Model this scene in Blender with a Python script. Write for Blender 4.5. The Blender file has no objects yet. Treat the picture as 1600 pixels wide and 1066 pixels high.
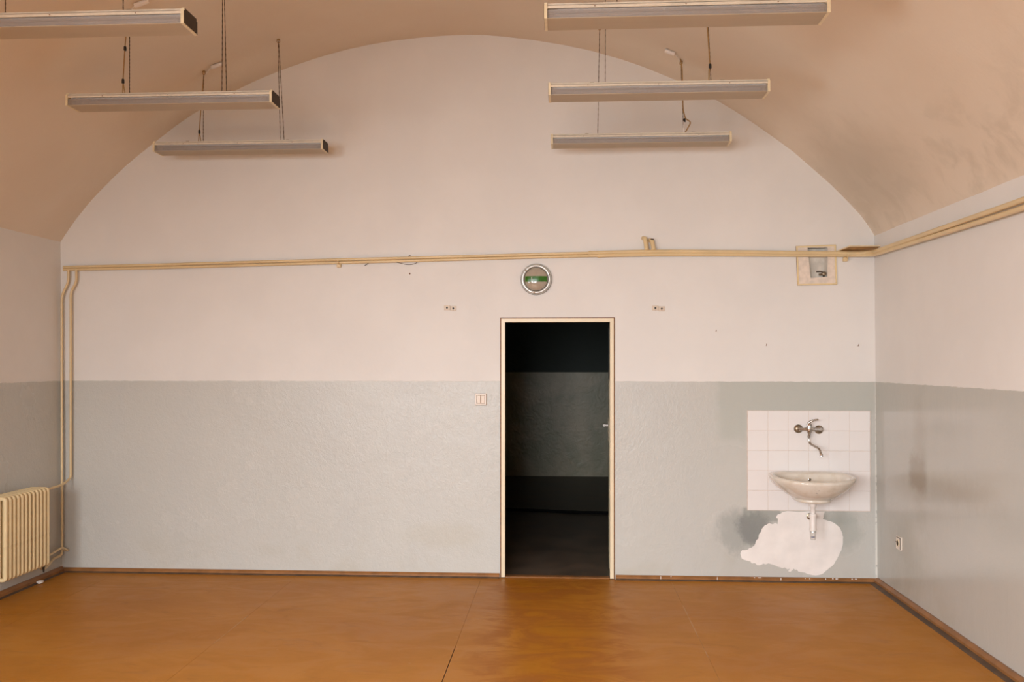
import bpy, bmesh, math, random
from math import pi, sin, cos, tan, atan, radians
from mathutils import Vector, noise as mn

random.seed(4)
S = bpy.context.scene
COL = S.collection

# ------------------------------------------------------------------ camera
F = 1387.0                      # focal length in pixels of the 1600 px wide frame
YAW = atan(80 / F)              # camera turned slightly left of the back wall's normal
H = 1.655                       # eye height
D = 6.8                         # distance to the back wall
cam_d = bpy.data.cameras.new('camera')
cam_d.sensor_width = 36
cam_d.lens = F / 1600 * 36
cam_d.shift_y = 33 / 1600
cam_d.clip_start = 0.05
cam = bpy.data.objects.new('camera', cam_d)
cam.location = (0, 0, H)
cam.rotation_euler = (pi / 2, 0, YAW)
COL.objects.link(cam)
S.camera = cam

# ------------------------------------------------------------------ light
S.view_settings.view_transform = 'Standard'
S.view_settings.look = 'None'
S.view_settings.gamma = 1
S.view_settings.use_curve_mapping = False
S.view_settings.exposure = 0.22

w = bpy.data.worlds.new('overcast_sky')
S.world = w
w.use_nodes = True
w.node_tree.nodes['Background'].inputs[0].default_value = (0.80, 0.90, 1.0, 1)
w.node_tree.nodes['Background'].inputs[1].default_value = 1.5

YR = -1.6                        # rear wall (behind the camera) holding the windows
ZW0, ZW1 = 0.85, 2.75            # sill and head of the windows
# x0, x1, power
WINDOWS = [(-3.30, -2.00, 128.0), (-1.45, -0.15, 136.0)]
ADDED_WIN = (0.3, 1.6, 0.9, 2.45, 62.0)      # y0, y1, z0, z1, power of an unseen left-wall window, added for side light
for x0, x1, p in WINDOWS:        # daylight coming in through the window openings
    ld = bpy.data.lights.new('window_daylight', 'AREA')
    ld.shape = 'RECTANGLE'
    ld.size = x1 - x0
    ld.size_y = ZW1 - ZW0
    ld.energy = p
    ld.color = (0.94, 0.97, 1.0)
    ld.spread = radians(108)              # deep reveals of the thick outer wall
    lo = bpy.data.objects.new('window_daylight', ld)
    lo.location = ((x0 + x1) / 2, YR - 0.12, (ZW0 + ZW1) / 2)
    lo.rotation_euler = (pi / 2 - radians(34), 0, -radians(13))    # area lamps shine along local -Z -> turn to +Y
    COL.objects.link(lo)


ld = bpy.data.lights.new('added_side_light', 'AREA')  # added lamp, brightens the right wall and the right of the back wall
ld.shape = 'RECTANGLE'
ld.size = ADDED_WIN[1] - ADDED_WIN[0]
ld.size_y = ADDED_WIN[3] - ADDED_WIN[2]
ld.energy = ADDED_WIN[4]
ld.color = (0.94, 0.97, 1.0)
ld.spread = radians(125)
lo = bpy.data.objects.new('added_side_light', ld)
lo.location = (-4.12, (ADDED_WIN[0] + ADDED_WIN[1]) / 2, (ADDED_WIN[2] + ADDED_WIN[3]) / 2)
lo.rotation_euler = (pi / 2 - radians(10), 0, -radians(72))
COL.objects.link(lo)


# ------------------------------------------------------------------ measuring helpers
def ray(px):
    return tan(atan((px - 800) / F) - YAW)


def at(px, py, Y):
    """world point on the plane parallel to the back wall at depth Y"""
    X = ray(px) * Y
    zc = Y * cos(YAW) - X * sin(YAW)
    return Vector((X, Y, H - (py - 566) * zc / F))


def wl(px, py, off=0.0):
    """point `off` metres in front of the back wall"""
    return at(px, py, D - off)


# ------------------------------------------------------------------ material helpers
class NT:
    def __init__(s, name):
        s.m = bpy.data.materials.new(name)
        s.m.use_nodes = True
        s.t = s.m.node_tree
        s.t.nodes.clear()
        s.out = s.t.nodes.new('ShaderNodeOutputMaterial')
        s.co = s.t.nodes.new('ShaderNodeTexCoord').outputs['Object']

    def n(s, typ, ins=None, **props):
        nd = s.t.nodes.new(typ)
        for k, v in props.items():
            setattr(nd, k, v)
        for k, v in (ins or {}).items():
            s.put(nd.inputs[k], v)
        return nd

    def put(s, sock, v):
        if isinstance(v, bpy.types.NodeSocket):
            s.t.links.new(v, sock)
        else:
            if hasattr(sock.default_value, '__len__') and not hasattr(v, '__len__'):
                v = [v] * len(sock.default_value)
            if hasattr(v, '__len__') and len(v) == 3 and len(sock.default_value) == 4:
                v = (*v, 1)
            sock.default_value = v

    def math(s, op, a, b=0.0, c=None, clamp=False):
        ins = {0: a, 1: b}
        if c is not None:
            ins[2] = c
        return s.n('ShaderNodeMath', ins, operation=op, use_clamp=clamp).outputs[0]

    def noise(s, scale, detail=3, rough=0.5, vec=None, stretch=None, dist=0.0):
        v = vec or s.co
        if stretch:
            v = s.n('ShaderNodeMapping', {'Vector': v, 'Scale': stretch}).outputs[0]
        return s.n('ShaderNodeTexNoise', {'Vector': v, 'Scale': scale, 'Detail': detail, 'Roughness': rough, 'Distortion': dist}).outputs[0]

    def rng(s, v, a, b, c=0.0, d=1.0, smooth=True):
        return s.n('ShaderNodeMapRange', {0: v, 1: a, 2: b, 3: c, 4: d}, interpolation_type='SMOOTHSTEP' if smooth else 'LINEAR').outputs[0]

    def mix(s, f, a, b, blend='MIX'):
        nd = s.t.nodes.new('ShaderNodeMix')
        nd.data_type = 'RGBA'
        nd.blend_type = blend
        s.put(nd.inputs[0], f)
        s.put(nd.inputs[6], a)
        s.put(nd.inputs[7], b)
        return nd.outputs[2]

    def xyz(s):
        nd = s.n('ShaderNodeSeparateXYZ', {0: s.co})
        return nd.outputs[0], nd.outputs[1], nd.outputs[2]

    def bump(s, h, strength, dist=0.01, normal=None):
        ins = {'Height': h, 'Strength': strength, 'Distance': dist}
        if normal:
            ins['Normal'] = normal
        return s.n('ShaderNodeBump', ins).outputs[0]

    def ell(s, cx, cy, rx, ry, a, b, soft=0.3, amp=0.0, nz=None):
        """soft-edged blot centred at (cx, cy) in the coordinates a, b"""
        u = s.math('DIVIDE', s.math('SUBTRACT', a, cx), rx)
        v = s.math('DIVIDE', s.math('SUBTRACT', b, cy), ry)
        l = s.math('SQRT', s.math('ADD', s.math('MULTIPLY', u, u), s.math('MULTIPLY', v, v)))
        if nz is not None:
            l = s.math('ADD', l, s.math('MULTIPLY', s.math('SUBTRACT', nz, 0.5), amp))
        return s.rng(l, 1.0, 1.0 - soft)

    def box(s, a0, a1, b0, b1, a, b, soft=0.02, nz=None, amp=0.0):
        if nz is not None:
            d = s.math('MULTIPLY', s.math('SUBTRACT', nz, 0.5), amp)
            a = s.math('ADD', a, d)
            b = s.math('ADD', b, d)
        m = s.rng(a, a0 - soft, a0 + soft)
        m = s.math('MULTIPLY', m, s.rng(a, a1 + soft, a1 - soft))
        m = s.math('MULTIPLY', m, s.rng(b, b0 - soft, b0 + soft))
        return s.math('MULTIPLY', m, s.rng(b, b1 + soft, b1 - soft))

    def bsdf(s, **kw):
        nm = {'color': 'Base Color', 'rough': 'Roughness', 'metal': 'Metallic', 'normal': 'Normal',
              'spec': 'Specular IOR Level', 'coat': 'Coat Weight', 'coat_rough': 'Coat Roughness',
              'trans': 'Transmission Weight', 'ior': 'IOR', 'alpha': 'Alpha', 'sss': 'Subsurface Weight'}
        nd = s.t.nodes.new('ShaderNodeBsdfPrincipled')
        for k, v in kw.items():
            s.put(nd.inputs[nm[k]], v)
        s.t.links.new(nd.outputs[0], s.out.inputs[0])
        return nd


def simple(name, color, rough=0.5, metal=0.0, var=0.06, scale=30, bump=0.1, spec=0.5, dist=0.002, coat=0.0):
    k = NT(name)
    nz = k.noise(scale, 4)
    c = k.mix(k.rng(nz, 0.3, 0.7), tuple(x * (1 - var) for x in color), tuple(min(1, x * (1 + var)) for x in color))
    k.bsdf(color=c, rough=k.rng(nz, 0.2, 0.8, max(0.02, rough - 0.05), min(1, rough + 0.05)), metal=metal, spec=spec,
           coat=coat, normal=k.bump(nz, bump, dist))
    return k.m


UP = (0.80, 0.77, 0.735)        # limewash of the upper walls
WAIN = (0.555, 0.545, 0.505)      # oil-painted dado
ZD = 1.507                       # top of the dado


def wall_mat(name, side):
    k = NT(name)
    x, y, z = k.xyz()
    big = k.noise(0.55, 3, 0.5)
    mid = k.noise(2.4, 4, 0.55)
    fine = k.noise(60, 4, 0.6)
    streak = k.noise(3.0, 3, 0.5, stretch=(1, 1, 0.18))
    up = k.mix(k.rng(mid, 0.35, 0.7), tuple(c * 0.965 for c in UP), UP)
    up = k.mix(k.math('MULTIPLY', k.rng(streak, 0.5, 0.75), 0.35), up, (0.755, 0.735, 0.715))
    wa = k.mix(k.rng(big, 0.3, 0.7), tuple(c * 0.97 for c in WAIN), tuple(c * 1.03 for c in WAIN))
    wa = k.mix(k.math('MULTIPLY', k.rng(streak, 0.45, 0.8), 0.25), wa, (0.51, 0.515, 0.51))
    # damp dirt just over the skirting
    low = k.math('MULTIPLY', k.rng(z, 0.42, 0.03), k.rng(k.noise(1.7, 4, 0.6, dist=0.6), 0.5, 0.72))
    wa = k.mix(k.math('MULTIPLY', low, 0.35), wa, (0.45, 0.41, 0.31))
    rough_l = k.rng(mid, 0.2, 0.8, 0.22, 0.29)
    if side == 'back':
        nz = k.noise(9, 5, 0.65)
        # fresh matt green-grey paint around the tiles
        fresh = k.box(1.17, 2.335, 1.275, 1.56, x, z, 0.03, nz, 0.07)
        fresh = k.math('MAXIMUM', fresh, k.box(1.16, 1.40, 1.06, 1.56, x, z, 0.06, nz, 0.14))
        wa = k.mix(k.math('MULTIPLY', fresh, 0.8), wa, (0.475, 0.485, 0.44))
        # dark repainted smears around the plaster patch
        nz = k.math('ADD', k.math('MULTIPLY', k.math('SUBTRACT', k.noise(28, 4, 0.7, stretch=(1, 1, 0.6)), 0.5), 0.9), nz)
        s1 = k.ell(1.34, 0.38, 0.24, 0.22, x, z, 0.55, 0.7, nz)
        s2 = k.ell(1.44, 0.40, 0.165, 0.155, x, z, 0.45, 0.6, nz)
        s3 = k.box(1.36, 1.635, 0.455, 0.56, x, z, 0.012, nz, 0.03)
        s4 = k.ell(2.10, 0.37, 0.19, 0.19, x, z, 0.6, 0.5, nz)
        s5 = k.ell(2.06, 0.49, 0.19, 0.07, x, z, 0.5, 0.4, nz)
        wa = k.mix(k.math('MULTIPLY', s1, 0.6), wa, (0.31, 0.32, 0.30))
        wa = k.mix(k.math('MULTIPLY', s2, 0.75), wa, (0.20, 0.21, 0.20))
        wa = k.mix(k.math('MULTIPLY', s3, 0.6), wa, (0.27, 0.285, 0.26))
        wa = k.mix(k.math('MULTIPLY', s4, 0.6), wa, (0.37, 0.385, 0.35))
        wa = k.mix(k.math('MULTIPLY', s5, 0.45), wa, (0.37, 0.385, 0.35))
        # flaked white edge along the corner
        edge = k.math('MULTIPLY', k.rng(x, 2.332, 2.342), k.rng(k.noise(30, 3), 0.36, 0.46))
        wa = k.mix(edge, wa, (0.78, 0.76, 0.70))
        dull = k.math('MAXIMUM', fresh, k.math('MAXIMUM', s1, s4))
        rough_l = k.mix(dull, rough_l, 0.62)
        # the dirty halo left of the door bottom
        h = k.ell(-0.93, 0.32, 0.42, 0.14, x, z, 0.6, 0.5, nz)
        wa = k.mix(k.math('MULTIPLY', h, 0.30), wa, (0.50, 0.46, 0.37))
    if side == 'right':
        nz = k.noise(5, 4, 0.6)
        # worn, greasy marks next to the corner
        wa = k.mix(1.0, wa, (0.92, 0.91, 0.90), 'MULTIPLY')
        rough_l = k.rng(mid, 0.2, 0.8, 0.11, 0.18)
        nz = k.math('ADD', k.math('MULTIPLY', k.math('SUBTRACT', k.noise(13, 4, 0.7), 0.5), 0.8), nz)
        a = k.box(5.90, 6.16, 0.80, 1.03, y, z, 0.05, nz, 0.12)
        b = k.ell(5.98, 1.05, 0.16, 0.62, y, z, 0.9, 0.8, nz)
        c = k.ell(5.4, 0.88, 0.75, 0.13, y, z, 0.9, 1.0, nz)
        e = k.ell(6.15, 0.36, 0.50, 0.30, y, z, 0.9, 0.9, nz)
        wa = k.mix(k.math('MULTIPLY', a, 0.55), wa, (0.30, 0.25, 0.18))
        wa = k.mix(k.math('MULTIPLY', b, 0.35), wa, (0.38, 0.32, 0.25))
        wa = k.mix(k.math('MULTIPLY', c, 0.30), wa, (0.38, 0.32, 0.25))
        wa = k.mix(k.math('MULTIPLY', e, 0.35), wa, (0.40, 0.36, 0.28))
    m = k.rng(k.math('ADD', z, k.math('MULTIPLY', k.math('SUBTRACT', k.noise(14, 4), 0.5), 0.012)), ZD + 0.003, ZD - 0.003)
    col = k.mix(m, up, wa)
    rough = k.math('ADD', k.math('MULTIPLY', m, k.math('SUBTRACT', rough_l, 0.85)), 0.85)
    br = k.noise(48, 5, 0.68, stretch=(1, 1, 0.75), dist=0.8) if side != 'right' else k.noise(24, 4, 0.6, stretch=(1, 1, 0.25), dist=0.4)
    hl = k.math('ADD', k.math('MULTIPLY', br, 1.0), k.math('MULTIPLY', fine, 0.35))
    h = k.math('MULTIPLY', hl, k.math('ADD', k.math('MULTIPLY', m, 0.85), 0.15))
    nb = k.bump(h, 0.30 if side == 'right' else 0.6, 0.004)
    nb = k.bump(mid, 0.12 if side == 'right' else 0.25, 0.03, nb)
    k.bsdf(color=col, rough=rough, spec=k.math('ADD', k.math('MULTIPLY', m, 0.20 if side == 'back' else 0.45), 0.15), normal=nb)
    return k.m


def vault_mat():
    k = NT('vault_limewash')
    x, y, z = k.xyz()
    mid = k.noise(1.6, 4, 0.55)
    c = k.mix(k.rng(mid, 0.3, 0.7), (0.76, 0.65, 0.53), (0.79, 0.69, 0.575))  # browner than the walls: warm floor bounce tinted into the colour
    nz = k.noise(3.5, 5, 0.6, dist=0.5)
    soot = k.math('MULTIPLY', k.ell(6.2, 2.95, 0.95, 0.42, y, z, 0.8, 0.9, nz), k.rng(x, 1.4, 1.8))
    c = k.mix(k.math('MULTIPLY', soot, 0.38), c, (0.42, 0.36, 0.28))
    soot2 = k.math('MULTIPLY', k.math('MULTIPLY', k.rng(z, 3.3, 2.7), k.rng(nz, 0.45, 0.65)), k.rng(x, 1.4, 1.9))
    c = k.mix(k.math('MULTIPLY', soot2, 0.30), c, (0.46, 0.39, 0.30))
    k.bsdf(color=c, rough=0.9, spec=0.15, normal=k.bump(k.noise(45, 4), 0.25, 0.004))
    return k.m


def floor_mat():
    k = NT('orange_painted_hardboard')
    x, y, z = k.xyz()
    mid = k.noise(1.3, 5, 0.6, dist=0.4)
    worn = k.noise(5.0, 6, 0.65, stretch=(0.5, 1, 1), dist=1.2)
    c = k.mix(k.rng(mid, 0.3, 0.7), (0.42, 0.160, 0.012), (0.48, 0.195, 0.020))
    c = k.mix(k.math('MULTIPLY', k.rng(worn, 0.48, 0.70), 0.30), c, (0.38, 0.19, 0.060))
    c = k.mix(k.math('MULTIPLY', k.rng(k.noise(9, 5, 0.6, stretch=(0.4, 1, 1), dist=0.8), 0.56, 0.72), 0.35), c, (0.30, 0.12, 0.024))
    # dark reflection of the doorway painted in: redder floor before the door
    tr = k.math('MULTIPLY', k.box(-0.50, 0.42, 3.6, 6.8, x, y, 0.12, worn, 0.15), k.rng(worn, 0.40, 0.60))
    c = k.mix(k.math('MULTIPLY', tr, 0.6), c, (0.33, 0.105, 0.016))
    scr = k.noise(60, 3, 0.6, stretch=(0.25, 1, 1))
    c = k.mix(k.math('MULTIPLY', k.rng(scr, 0.70, 0.76), 0.5), c, (0.55, 0.36, 0.22))
    for sx in (-2.052, 0.812):                 # worn, paint-filled joints
        ln = k.math('MULTIPLY', k.rng(k.math('ABSOLUTE', k.math('SUBTRACT', x, sx)), 0.0045, 0.002), k.rng(k.noise(2.2, 3), 0.42, 0.56))
        c = k.mix(k.math('MULTIPLY', ln, 0.6), c, (0.60, 0.38, 0.20))
    k.bsdf(color=c, rough=k.rng(worn, 0.35, 0.7, 0.36, 0.5), spec=0.14,
           normal=k.bump(k.noise(22, 5, 0.6), 0.18, 0.003))
    return k.m


M = {}
M['wall_back'] = wall_mat('limewash_over_gloss_dado_back', 'back')
M['wall_right'] = wall_mat('limewash_over_gloss_dado_right', 'right')
M['wall'] = wall_mat('limewash_over_gloss_dado', 'plain')
M['vault'] = vault_mat()
M['floor'] = floor_mat()
M['cream'] = simple('cream_oil_paint', (0.80, 0.64, 0.37), 0.30, scale=7, var=0.03, bump=0.0)
M['pipe'] = simple('cream_pipe_paint', (0.72, 0.55, 0.31), 0.33, scale=7, var=0.04, bump=0.0)
M['rust'] = simple('rusty_brown_edge', (0.20, 0.085, 0.03), 0.7, var=0.25, scale=40)
M['brown'] = simple('brown_skirting_paint', (0.27, 0.115, 0.035), 0.42, var=0.22, scale=9, bump=0.3)
M['dark_brown'] = simple('dark_brown_gap_filler', (0.095, 0.055, 0.03), 0.6, var=0.3, scale=12)
M['black'] = simple('black_plastic', (0.015, 0.013, 0.012), 0.6)
M['dust'] = simple('dusty_dark_metal', (0.060, 0.042, 0.028), 0.8, var=0.2)
M['housing'] = simple('grey_cream_lacquer', (0.72, 0.65, 0.53), 0.4, var=0.05)
M['cap'] = simple('yellowed_cap_plastic', (0.78, 0.66, 0.44), 0.4, var=0.06)
M['white_metal'] = simple('inner_reflector_white', (0.80, 0.78, 0.76), 0.45, var=0.04)
M['tube'] = simple('fluorescent_tube_glass', (0.88, 0.88, 0.90), 0.18, var=0.02, bump=0.0)
M['wire'] = simple('dark_brown_cord', (0.085, 0.048, 0.022), 0.7, var=0.2)
M['cable'] = simple('yellowed_cable_sheath', (0.36, 0.215, 0.075), 0.55, var=0.15)
M['white'] = simple('white_plastic', (0.80, 0.74, 0.69), 0.4, var=0.03)
M['switch'] = simple('cream_bakelite', (0.80, 0.70, 0.60), 0.3, var=0.03)
M['chrome'] = simple('worn_chrome', (0.55, 0.52, 0.49), 0.14, metal=1.0, var=0.25, scale=70, bump=0.15)
M['seam'] = simple('brownish_switch_seam', (0.42, 0.30, 0.21), 0.6)
M['plate'] = simple('aged_plate_plastic', (0.68, 0.57, 0.46), 0.5, var=0.04)
M['frame'] = simple('ivory_door_frame_paint', (0.80, 0.67, 0.47), 0.35, scale=7, var=0.04, bump=0.0)
M['brass'] = simple('tarnished_brass', (0.30, 0.24, 0.17), 0.35, metal=0.9, var=0.3)
M['zinc'] = simple('zinc_plated_ring', (0.62, 0.63, 0.61), 0.38, metal=0.55, var=0.10)
M['tile'] = simple('white_glazed_tile', (0.84, 0.80, 0.78), 0.16, var=0.012, scale=4, bump=0.02)
M['grout'] = simple('pinkish_grout', (0.70, 0.59, 0.52), 0.9, var=0.08)
M['plaster'] = simple('raw_white_plaster', (0.86, 0.81, 0.77), 0.9, var=0.05, scale=7, bump=0.35, dist=0.004)
M['rough_plaster'] = simple('grey_rough_plaster', (0.66, 0.62, 0.55), 0.95, var=0.12, scale=14, bump=0.6, dist=0.006)
M['panel'] = simple('painted_plaster_infill', (0.78, 0.67, 0.57), 0.8, var=0.08, scale=25, bump=0.4, dist=0.004)
M['green'] = simple('green_exit_band', (0.030, 0.145, 0.010), 0.25, var=0.12)
M['dome'] = simple('yellowed_opal_glass', (0.40, 0.335, 0.265), 0.12, var=0.04, bump=0.0, coat=0.6)
M['red'] = simple('cord_red', (0.30, 0.05, 0.03), 0.5)
M['blue'] = simple('blue_seal', (0.02, 0.04, 0.25), 0.4)
M['timber'] = simple('painted_board', (0.72, 0.58, 0.38), 0.5, var=0.1)
M['under'] = simple('bare_board_underside', (0.42, 0.24, 0.09), 0.6, var=0.15)
M['under_black'] = simple('matt_black_rubber', (0.006, 0.006, 0.006), 0.95, spec=0.05)
M['hall_wall'] = None


def hall_mat():
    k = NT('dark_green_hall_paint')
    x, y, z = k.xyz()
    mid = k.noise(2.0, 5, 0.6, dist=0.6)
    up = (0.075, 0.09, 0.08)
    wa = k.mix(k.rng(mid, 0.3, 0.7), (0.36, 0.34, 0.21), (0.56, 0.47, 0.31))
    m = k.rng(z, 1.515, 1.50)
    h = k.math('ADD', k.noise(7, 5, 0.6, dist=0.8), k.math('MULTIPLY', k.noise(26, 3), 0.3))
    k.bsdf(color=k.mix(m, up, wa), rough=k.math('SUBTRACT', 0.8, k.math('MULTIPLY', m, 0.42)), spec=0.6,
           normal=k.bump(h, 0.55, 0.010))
    return k.m


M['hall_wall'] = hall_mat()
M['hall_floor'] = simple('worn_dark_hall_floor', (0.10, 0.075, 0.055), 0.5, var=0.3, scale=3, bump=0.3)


def porcelain_mat():
    k = NT('yellowed_porcelain')
    nz = k.noise(14, 4, 0.6)
    c = k.mix(k.rng(nz, 0.4, 0.75), (0.76, 0.69, 0.60), (0.68, 0.59, 0.48))
    k.bsdf(color=c, rough=0.12, spec=0.5, coat=0.3, normal=k.bump(k.noise(5, 2), 0.05, 0.01))
    return k.m


M['porcelain'] = porcelain_mat()


def prism_mat(name, t, col, axis_scale):
    """ribbed acrylic: partly see-through, partly a pale sheen"""
    k = NT(name)
    x, y, z = k.xyz()
    rib = k.math('SINE', k.math('MULTIPLY', z if axis_scale == 'z' else y, 2 * pi / 0.0045))
    nz = k.noise(25, 4, 0.6, stretch=(0.15, 1, 1))
    tr = k.n('ShaderNodeBsdfTransparent', {0: (0.80, 0.78, 0.77)})
    gl = k.n('ShaderNodeBsdfPrincipled', {'Base Color': k.mix(nz, col, tuple(c * 0.8 for c in col)), 'Roughness': 0.35,
                                           'Normal': k.bump(rib, 0.25, 0.0008)})
    tl = k.n('ShaderNodeBsdfTranslucent', {0: tuple(c * 0.9 for c in col)})
    a = k.n('ShaderNodeMixShader', {0: 0.35, 1: gl.outputs[0], 2: tl.outputs[0]})
    b = k.n('ShaderNodeMixShader', {0: k.rng(rib, -1, 1, t * 0.9, t * 1.1), 1: a.outputs[0], 2: tr.outputs[0]})
    k.t.links.new(b.outputs[0], k.out.inputs[0])
    return k.m


M['prism_side'] = prism_mat('ribbed_acrylic_side', 0.68, (0.86, 0.80, 0.75), 'z')
M['prism_base'] = prism_mat('ribbed_acrylic_base', 0.12, (0.84, 0.72, 0.55), 'y')


def cup_mat():
    k = NT('clear_trap_cup')
    tr = k.n('ShaderNodeBsdfTransparent', {0: (0.95, 0.94, 0.92)})
    gl = k.n('ShaderNodeBsdfPrincipled', {'Base Color': (0.8, 0.78, 0.74, 1), 'Roughness': 0.1})
    b = k.n('ShaderNodeMixShader', {0: 0.35, 1: tr.outputs[0], 2: gl.outputs[0]})
    k.t.links.new(b.outputs[0], k.out.inputs[0])
    return k.m


M['cup'] = cup_mat()


# ------------------------------------------------------------------ object helpers
def link(name, bm, mat, parent=None, smooth=False, loc=None, kind=None):
    me = bpy.data.meshes.new(name)
    bmesh.ops.recalc_face_normals(bm, faces=bm.faces)
    bm.to_mesh(me)
    bm.free()
    for m in (mat if isinstance(mat, (list, tuple)) else [mat]):
        me.materials.append(m)
    if smooth:
        for p in me.polygons:
            p.use_smooth = True
        if smooth != 'all':
            try:
                me.set_sharp_from_angle(angle=radians(38))
            except Exception:
                pass
    o = bpy.data.objects.new(name, me)
    COL.objects.link(o)
    if loc is not None:                     # move the origin, keep the shape where it is
        loc = Vector(loc)
        me.transform(__import__('mathutils').Matrix.Translation(-loc))
        o.location = loc
    if parent is not None:
        o.parent = parent
        pw = parent
        off = Vector((0, 0, 0))
        while pw is not None:
            off += Vector(pw.location)
            pw = pw.parent
        o.location = Vector(o.location) - off
    if kind:
        o['kind'] = kind
    return o


def thing(name, label, cat, loc, group=None):
    o = bpy.data.objects.new(name, None)
    o.empty_display_size = 0.1
    COL.objects.link(o)
    o.location = loc
    o['label'] = label
    o['category'] = cat
    if group:
        o['group'] = group
    return o


def tag(o, label, cat, group=None):
    o['label'] = label
    o['category'] = cat
    if group:
        o['group'] = group
    return o


def box(bm, x0, x1, y0, y1, z0, z1, bev=0.0, seg=1):
    b = bmesh.new()
    vs = [b.verts.new((x, y, z)) for x in (x0, x1) for y in (y0, y1) for z in (z0, z1)]
    for f in ((0, 1, 3, 2), (4, 6, 7, 5), (0, 4, 5, 1), (2, 3, 7, 6), (0, 2, 6, 4), (1, 5, 7, 3)):
        b.faces.new([vs[i] for i in f])
    if bev:
        bmesh.ops.bevel(b, geom=list(b.edges), offset=bev, segments=seg, affect='EDGES', profile=0.5)
    merge(bm, b)
    return bm


def merge(bm, b):
    me = bpy.data.meshes.new('tmp')
    b.to_mesh(me)
    b.free()
    bm.from_mesh(me)
    bpy.data.meshes.remove(me)


def BX(*a, **k):
    return box(bmesh.new(), *a, **k)


def tube(bm, pts, r, seg=12, caps=True):
    """swept round tube; r is a number or one radius per point"""
    pts = [Vector(p) for p in pts]
    rs = r if isinstance(r, (list, tuple)) else [r] * len(pts)
    prev = None
    rings = []
    for i, p in enumerate(pts):
        if i == 0:
            t = pts[1] - p
        elif i == len(pts) - 1:
            t = p - pts[i - 1]
        else:
            t = (pts[i + 1] - p).normalized() + (p - pts[i - 1]).normalized()
        t.normalize()
        if prev is None:
            ref = Vector((0, 0, 1)) if abs(t.z) < 0.9 else Vector((1, 0, 0))
            u = t.cross(ref).normalized()
        else:
            u = (prev - t * prev.dot(t)).normalized()
        prev = u
        v = t.cross(u)
        rings.append([bm.verts.new(p + (u * cos(a) + v * sin(a)) * rs[i]) for a in [2 * pi * j / seg for j in range(seg)]])
    for a, b in zip(rings, rings[1:]):
        for j in range(seg):
            bm.faces.new((a[j], a[(j + 1) % seg], b[(j + 1) % seg], b[j]))
    if caps:
        bm.faces.new(rings[0][::-1])
        bm.faces.new(rings[-1])
    return bm


def TB(pts, r, seg=12):
    return tube(bmesh.new(), pts, r, seg)


def rounded(pts, rad, n=6):
    """polyline with its corners rounded off"""
    pts = [Vector(p) for p in pts]
    out = [pts[0]]
    for i in range(1, len(pts) - 1):
        a, p, b = pts[i - 1], pts[i], pts[i + 1]
        d1 = (a - p)
        d2 = (b - p)
        r = min(rad, d1.length * 0.45, d2.length * 0.45)
        s = p + d1.normalized() * r
        e = p + d2.normalized() * r
        for j in range(n + 1):
            t = j / n
            out.append(s * (1 - t) ** 2 + p * 2 * t * (1 - t) + e * t * t)
    out.append(pts[-1])
    return out


def lathe(bm, prof, c, axis='z', seg=32):
    """profile (radius, height) turned about an axis through c"""
    c = Vector(c)
    rings = []
    for r, h in prof:
        ring = []
        for j in range(seg):
            a = 2 * pi * j / seg
            if axis == 'z':
                v = Vector((r * cos(a), r * sin(a), h))
            elif axis == 'y':
                v = Vector((r * cos(a), h, r * sin(a)))
            else:
                v = Vector((h, r * cos(a), r * sin(a)))
            ring.append(bm.verts.new(c + v))
        rings.append(ring)
    for a, b in zip(rings, rings[1:]):
        for j in range(seg):
            bm.faces.new((a[j], a[(j + 1) % seg], b[(j + 1) % seg], b[j]))
    bm.faces.new(rings[0][::-1])
    bm.faces.new(rings[-1])
    return bm


def LT(prof, c, axis='z', seg=32):
    return lathe(bmesh.new(), prof, c, axis, seg)


def plate(outline, holes, y0, y1, swap=None):
    """flat plate from an (x, z) outline with holes, extruded from y0 to y1"""
    bm = bmesh.new()
    for loop in [outline] + list(holes):
        vs = [bm.verts.new((p[0], y0, p[1])) for p in loop]
        for i in range(len(vs)):
            bm.edges.new((vs[i], vs[(i + 1) % len(vs)]))
    bmesh.ops.triangle_fill(bm, edges=list(bm.edges), use_beauty=True, use_dissolve=False)
    r = bmesh.ops.extrude_face_region(bm, geom=list(bm.faces))
    vs = [g for g in r['geom'] if isinstance(g, bmesh.types.BMVert)]
    for v in vs:
        v.co.y = y1
    return bm


# ================================================================== THE SETTING
# arch of the back wall, metres (x, z)
ARCH = [(-3.967, 2.606), (-3.903, 2.699), (-3.84, 2.785), (-3.738, 2.907), (-3.663, 2.987), (-3.535, 3.112), (-3.435, 3.202),
        (-3.333, 3.284), (-3.22, 3.37), (-3.032, 3.51), (-2.9, 3.597), (-2.714, 3.700), (-2.528, 3.790), (-2.425, 3.838),
        (-2.322, 3.881), (-2.219, 3.920), (-2.116, 3.956), (-1.957, 4.006), (-1.821, 4.044), (-1.663, 4.083), (-1.504, 4.113),
        (-1.347, 4.137), (-1.122, 4.160), (-0.899, 4.173), (-0.719, 4.175), (-0.609, 4.171), (-0.441, 4.154), (-0.22, 4.122),
        (0.0, 4.082), (0.219, 4.030), (0.438, 3.964), (0.601, 3.905), (0.819, 3.812), (0.979, 3.735), (1.137, 3.653),
        (1.281, 3.565), (1.432, 3.463), (1.581, 3.355), (1.732, 3.240), (1.842, 3.141), (2.005, 2.993), (2.129, 2.866),
        (2.228, 2.757), (2.278, 2.687), (2.329, 2.605)]
XLT, XLB = -3.967, -3.954        # left wall at the springing and at the floor
XRT, XRB = 2.330, 2.352          # right wall


def vault_z(x):
    for (a, za), (b, zb) in zip(ARCH, ARCH[1:]):
        if a <= x <= b:
            return za + (zb - za) * (x - a) / (b - a)
    return 2.6


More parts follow.
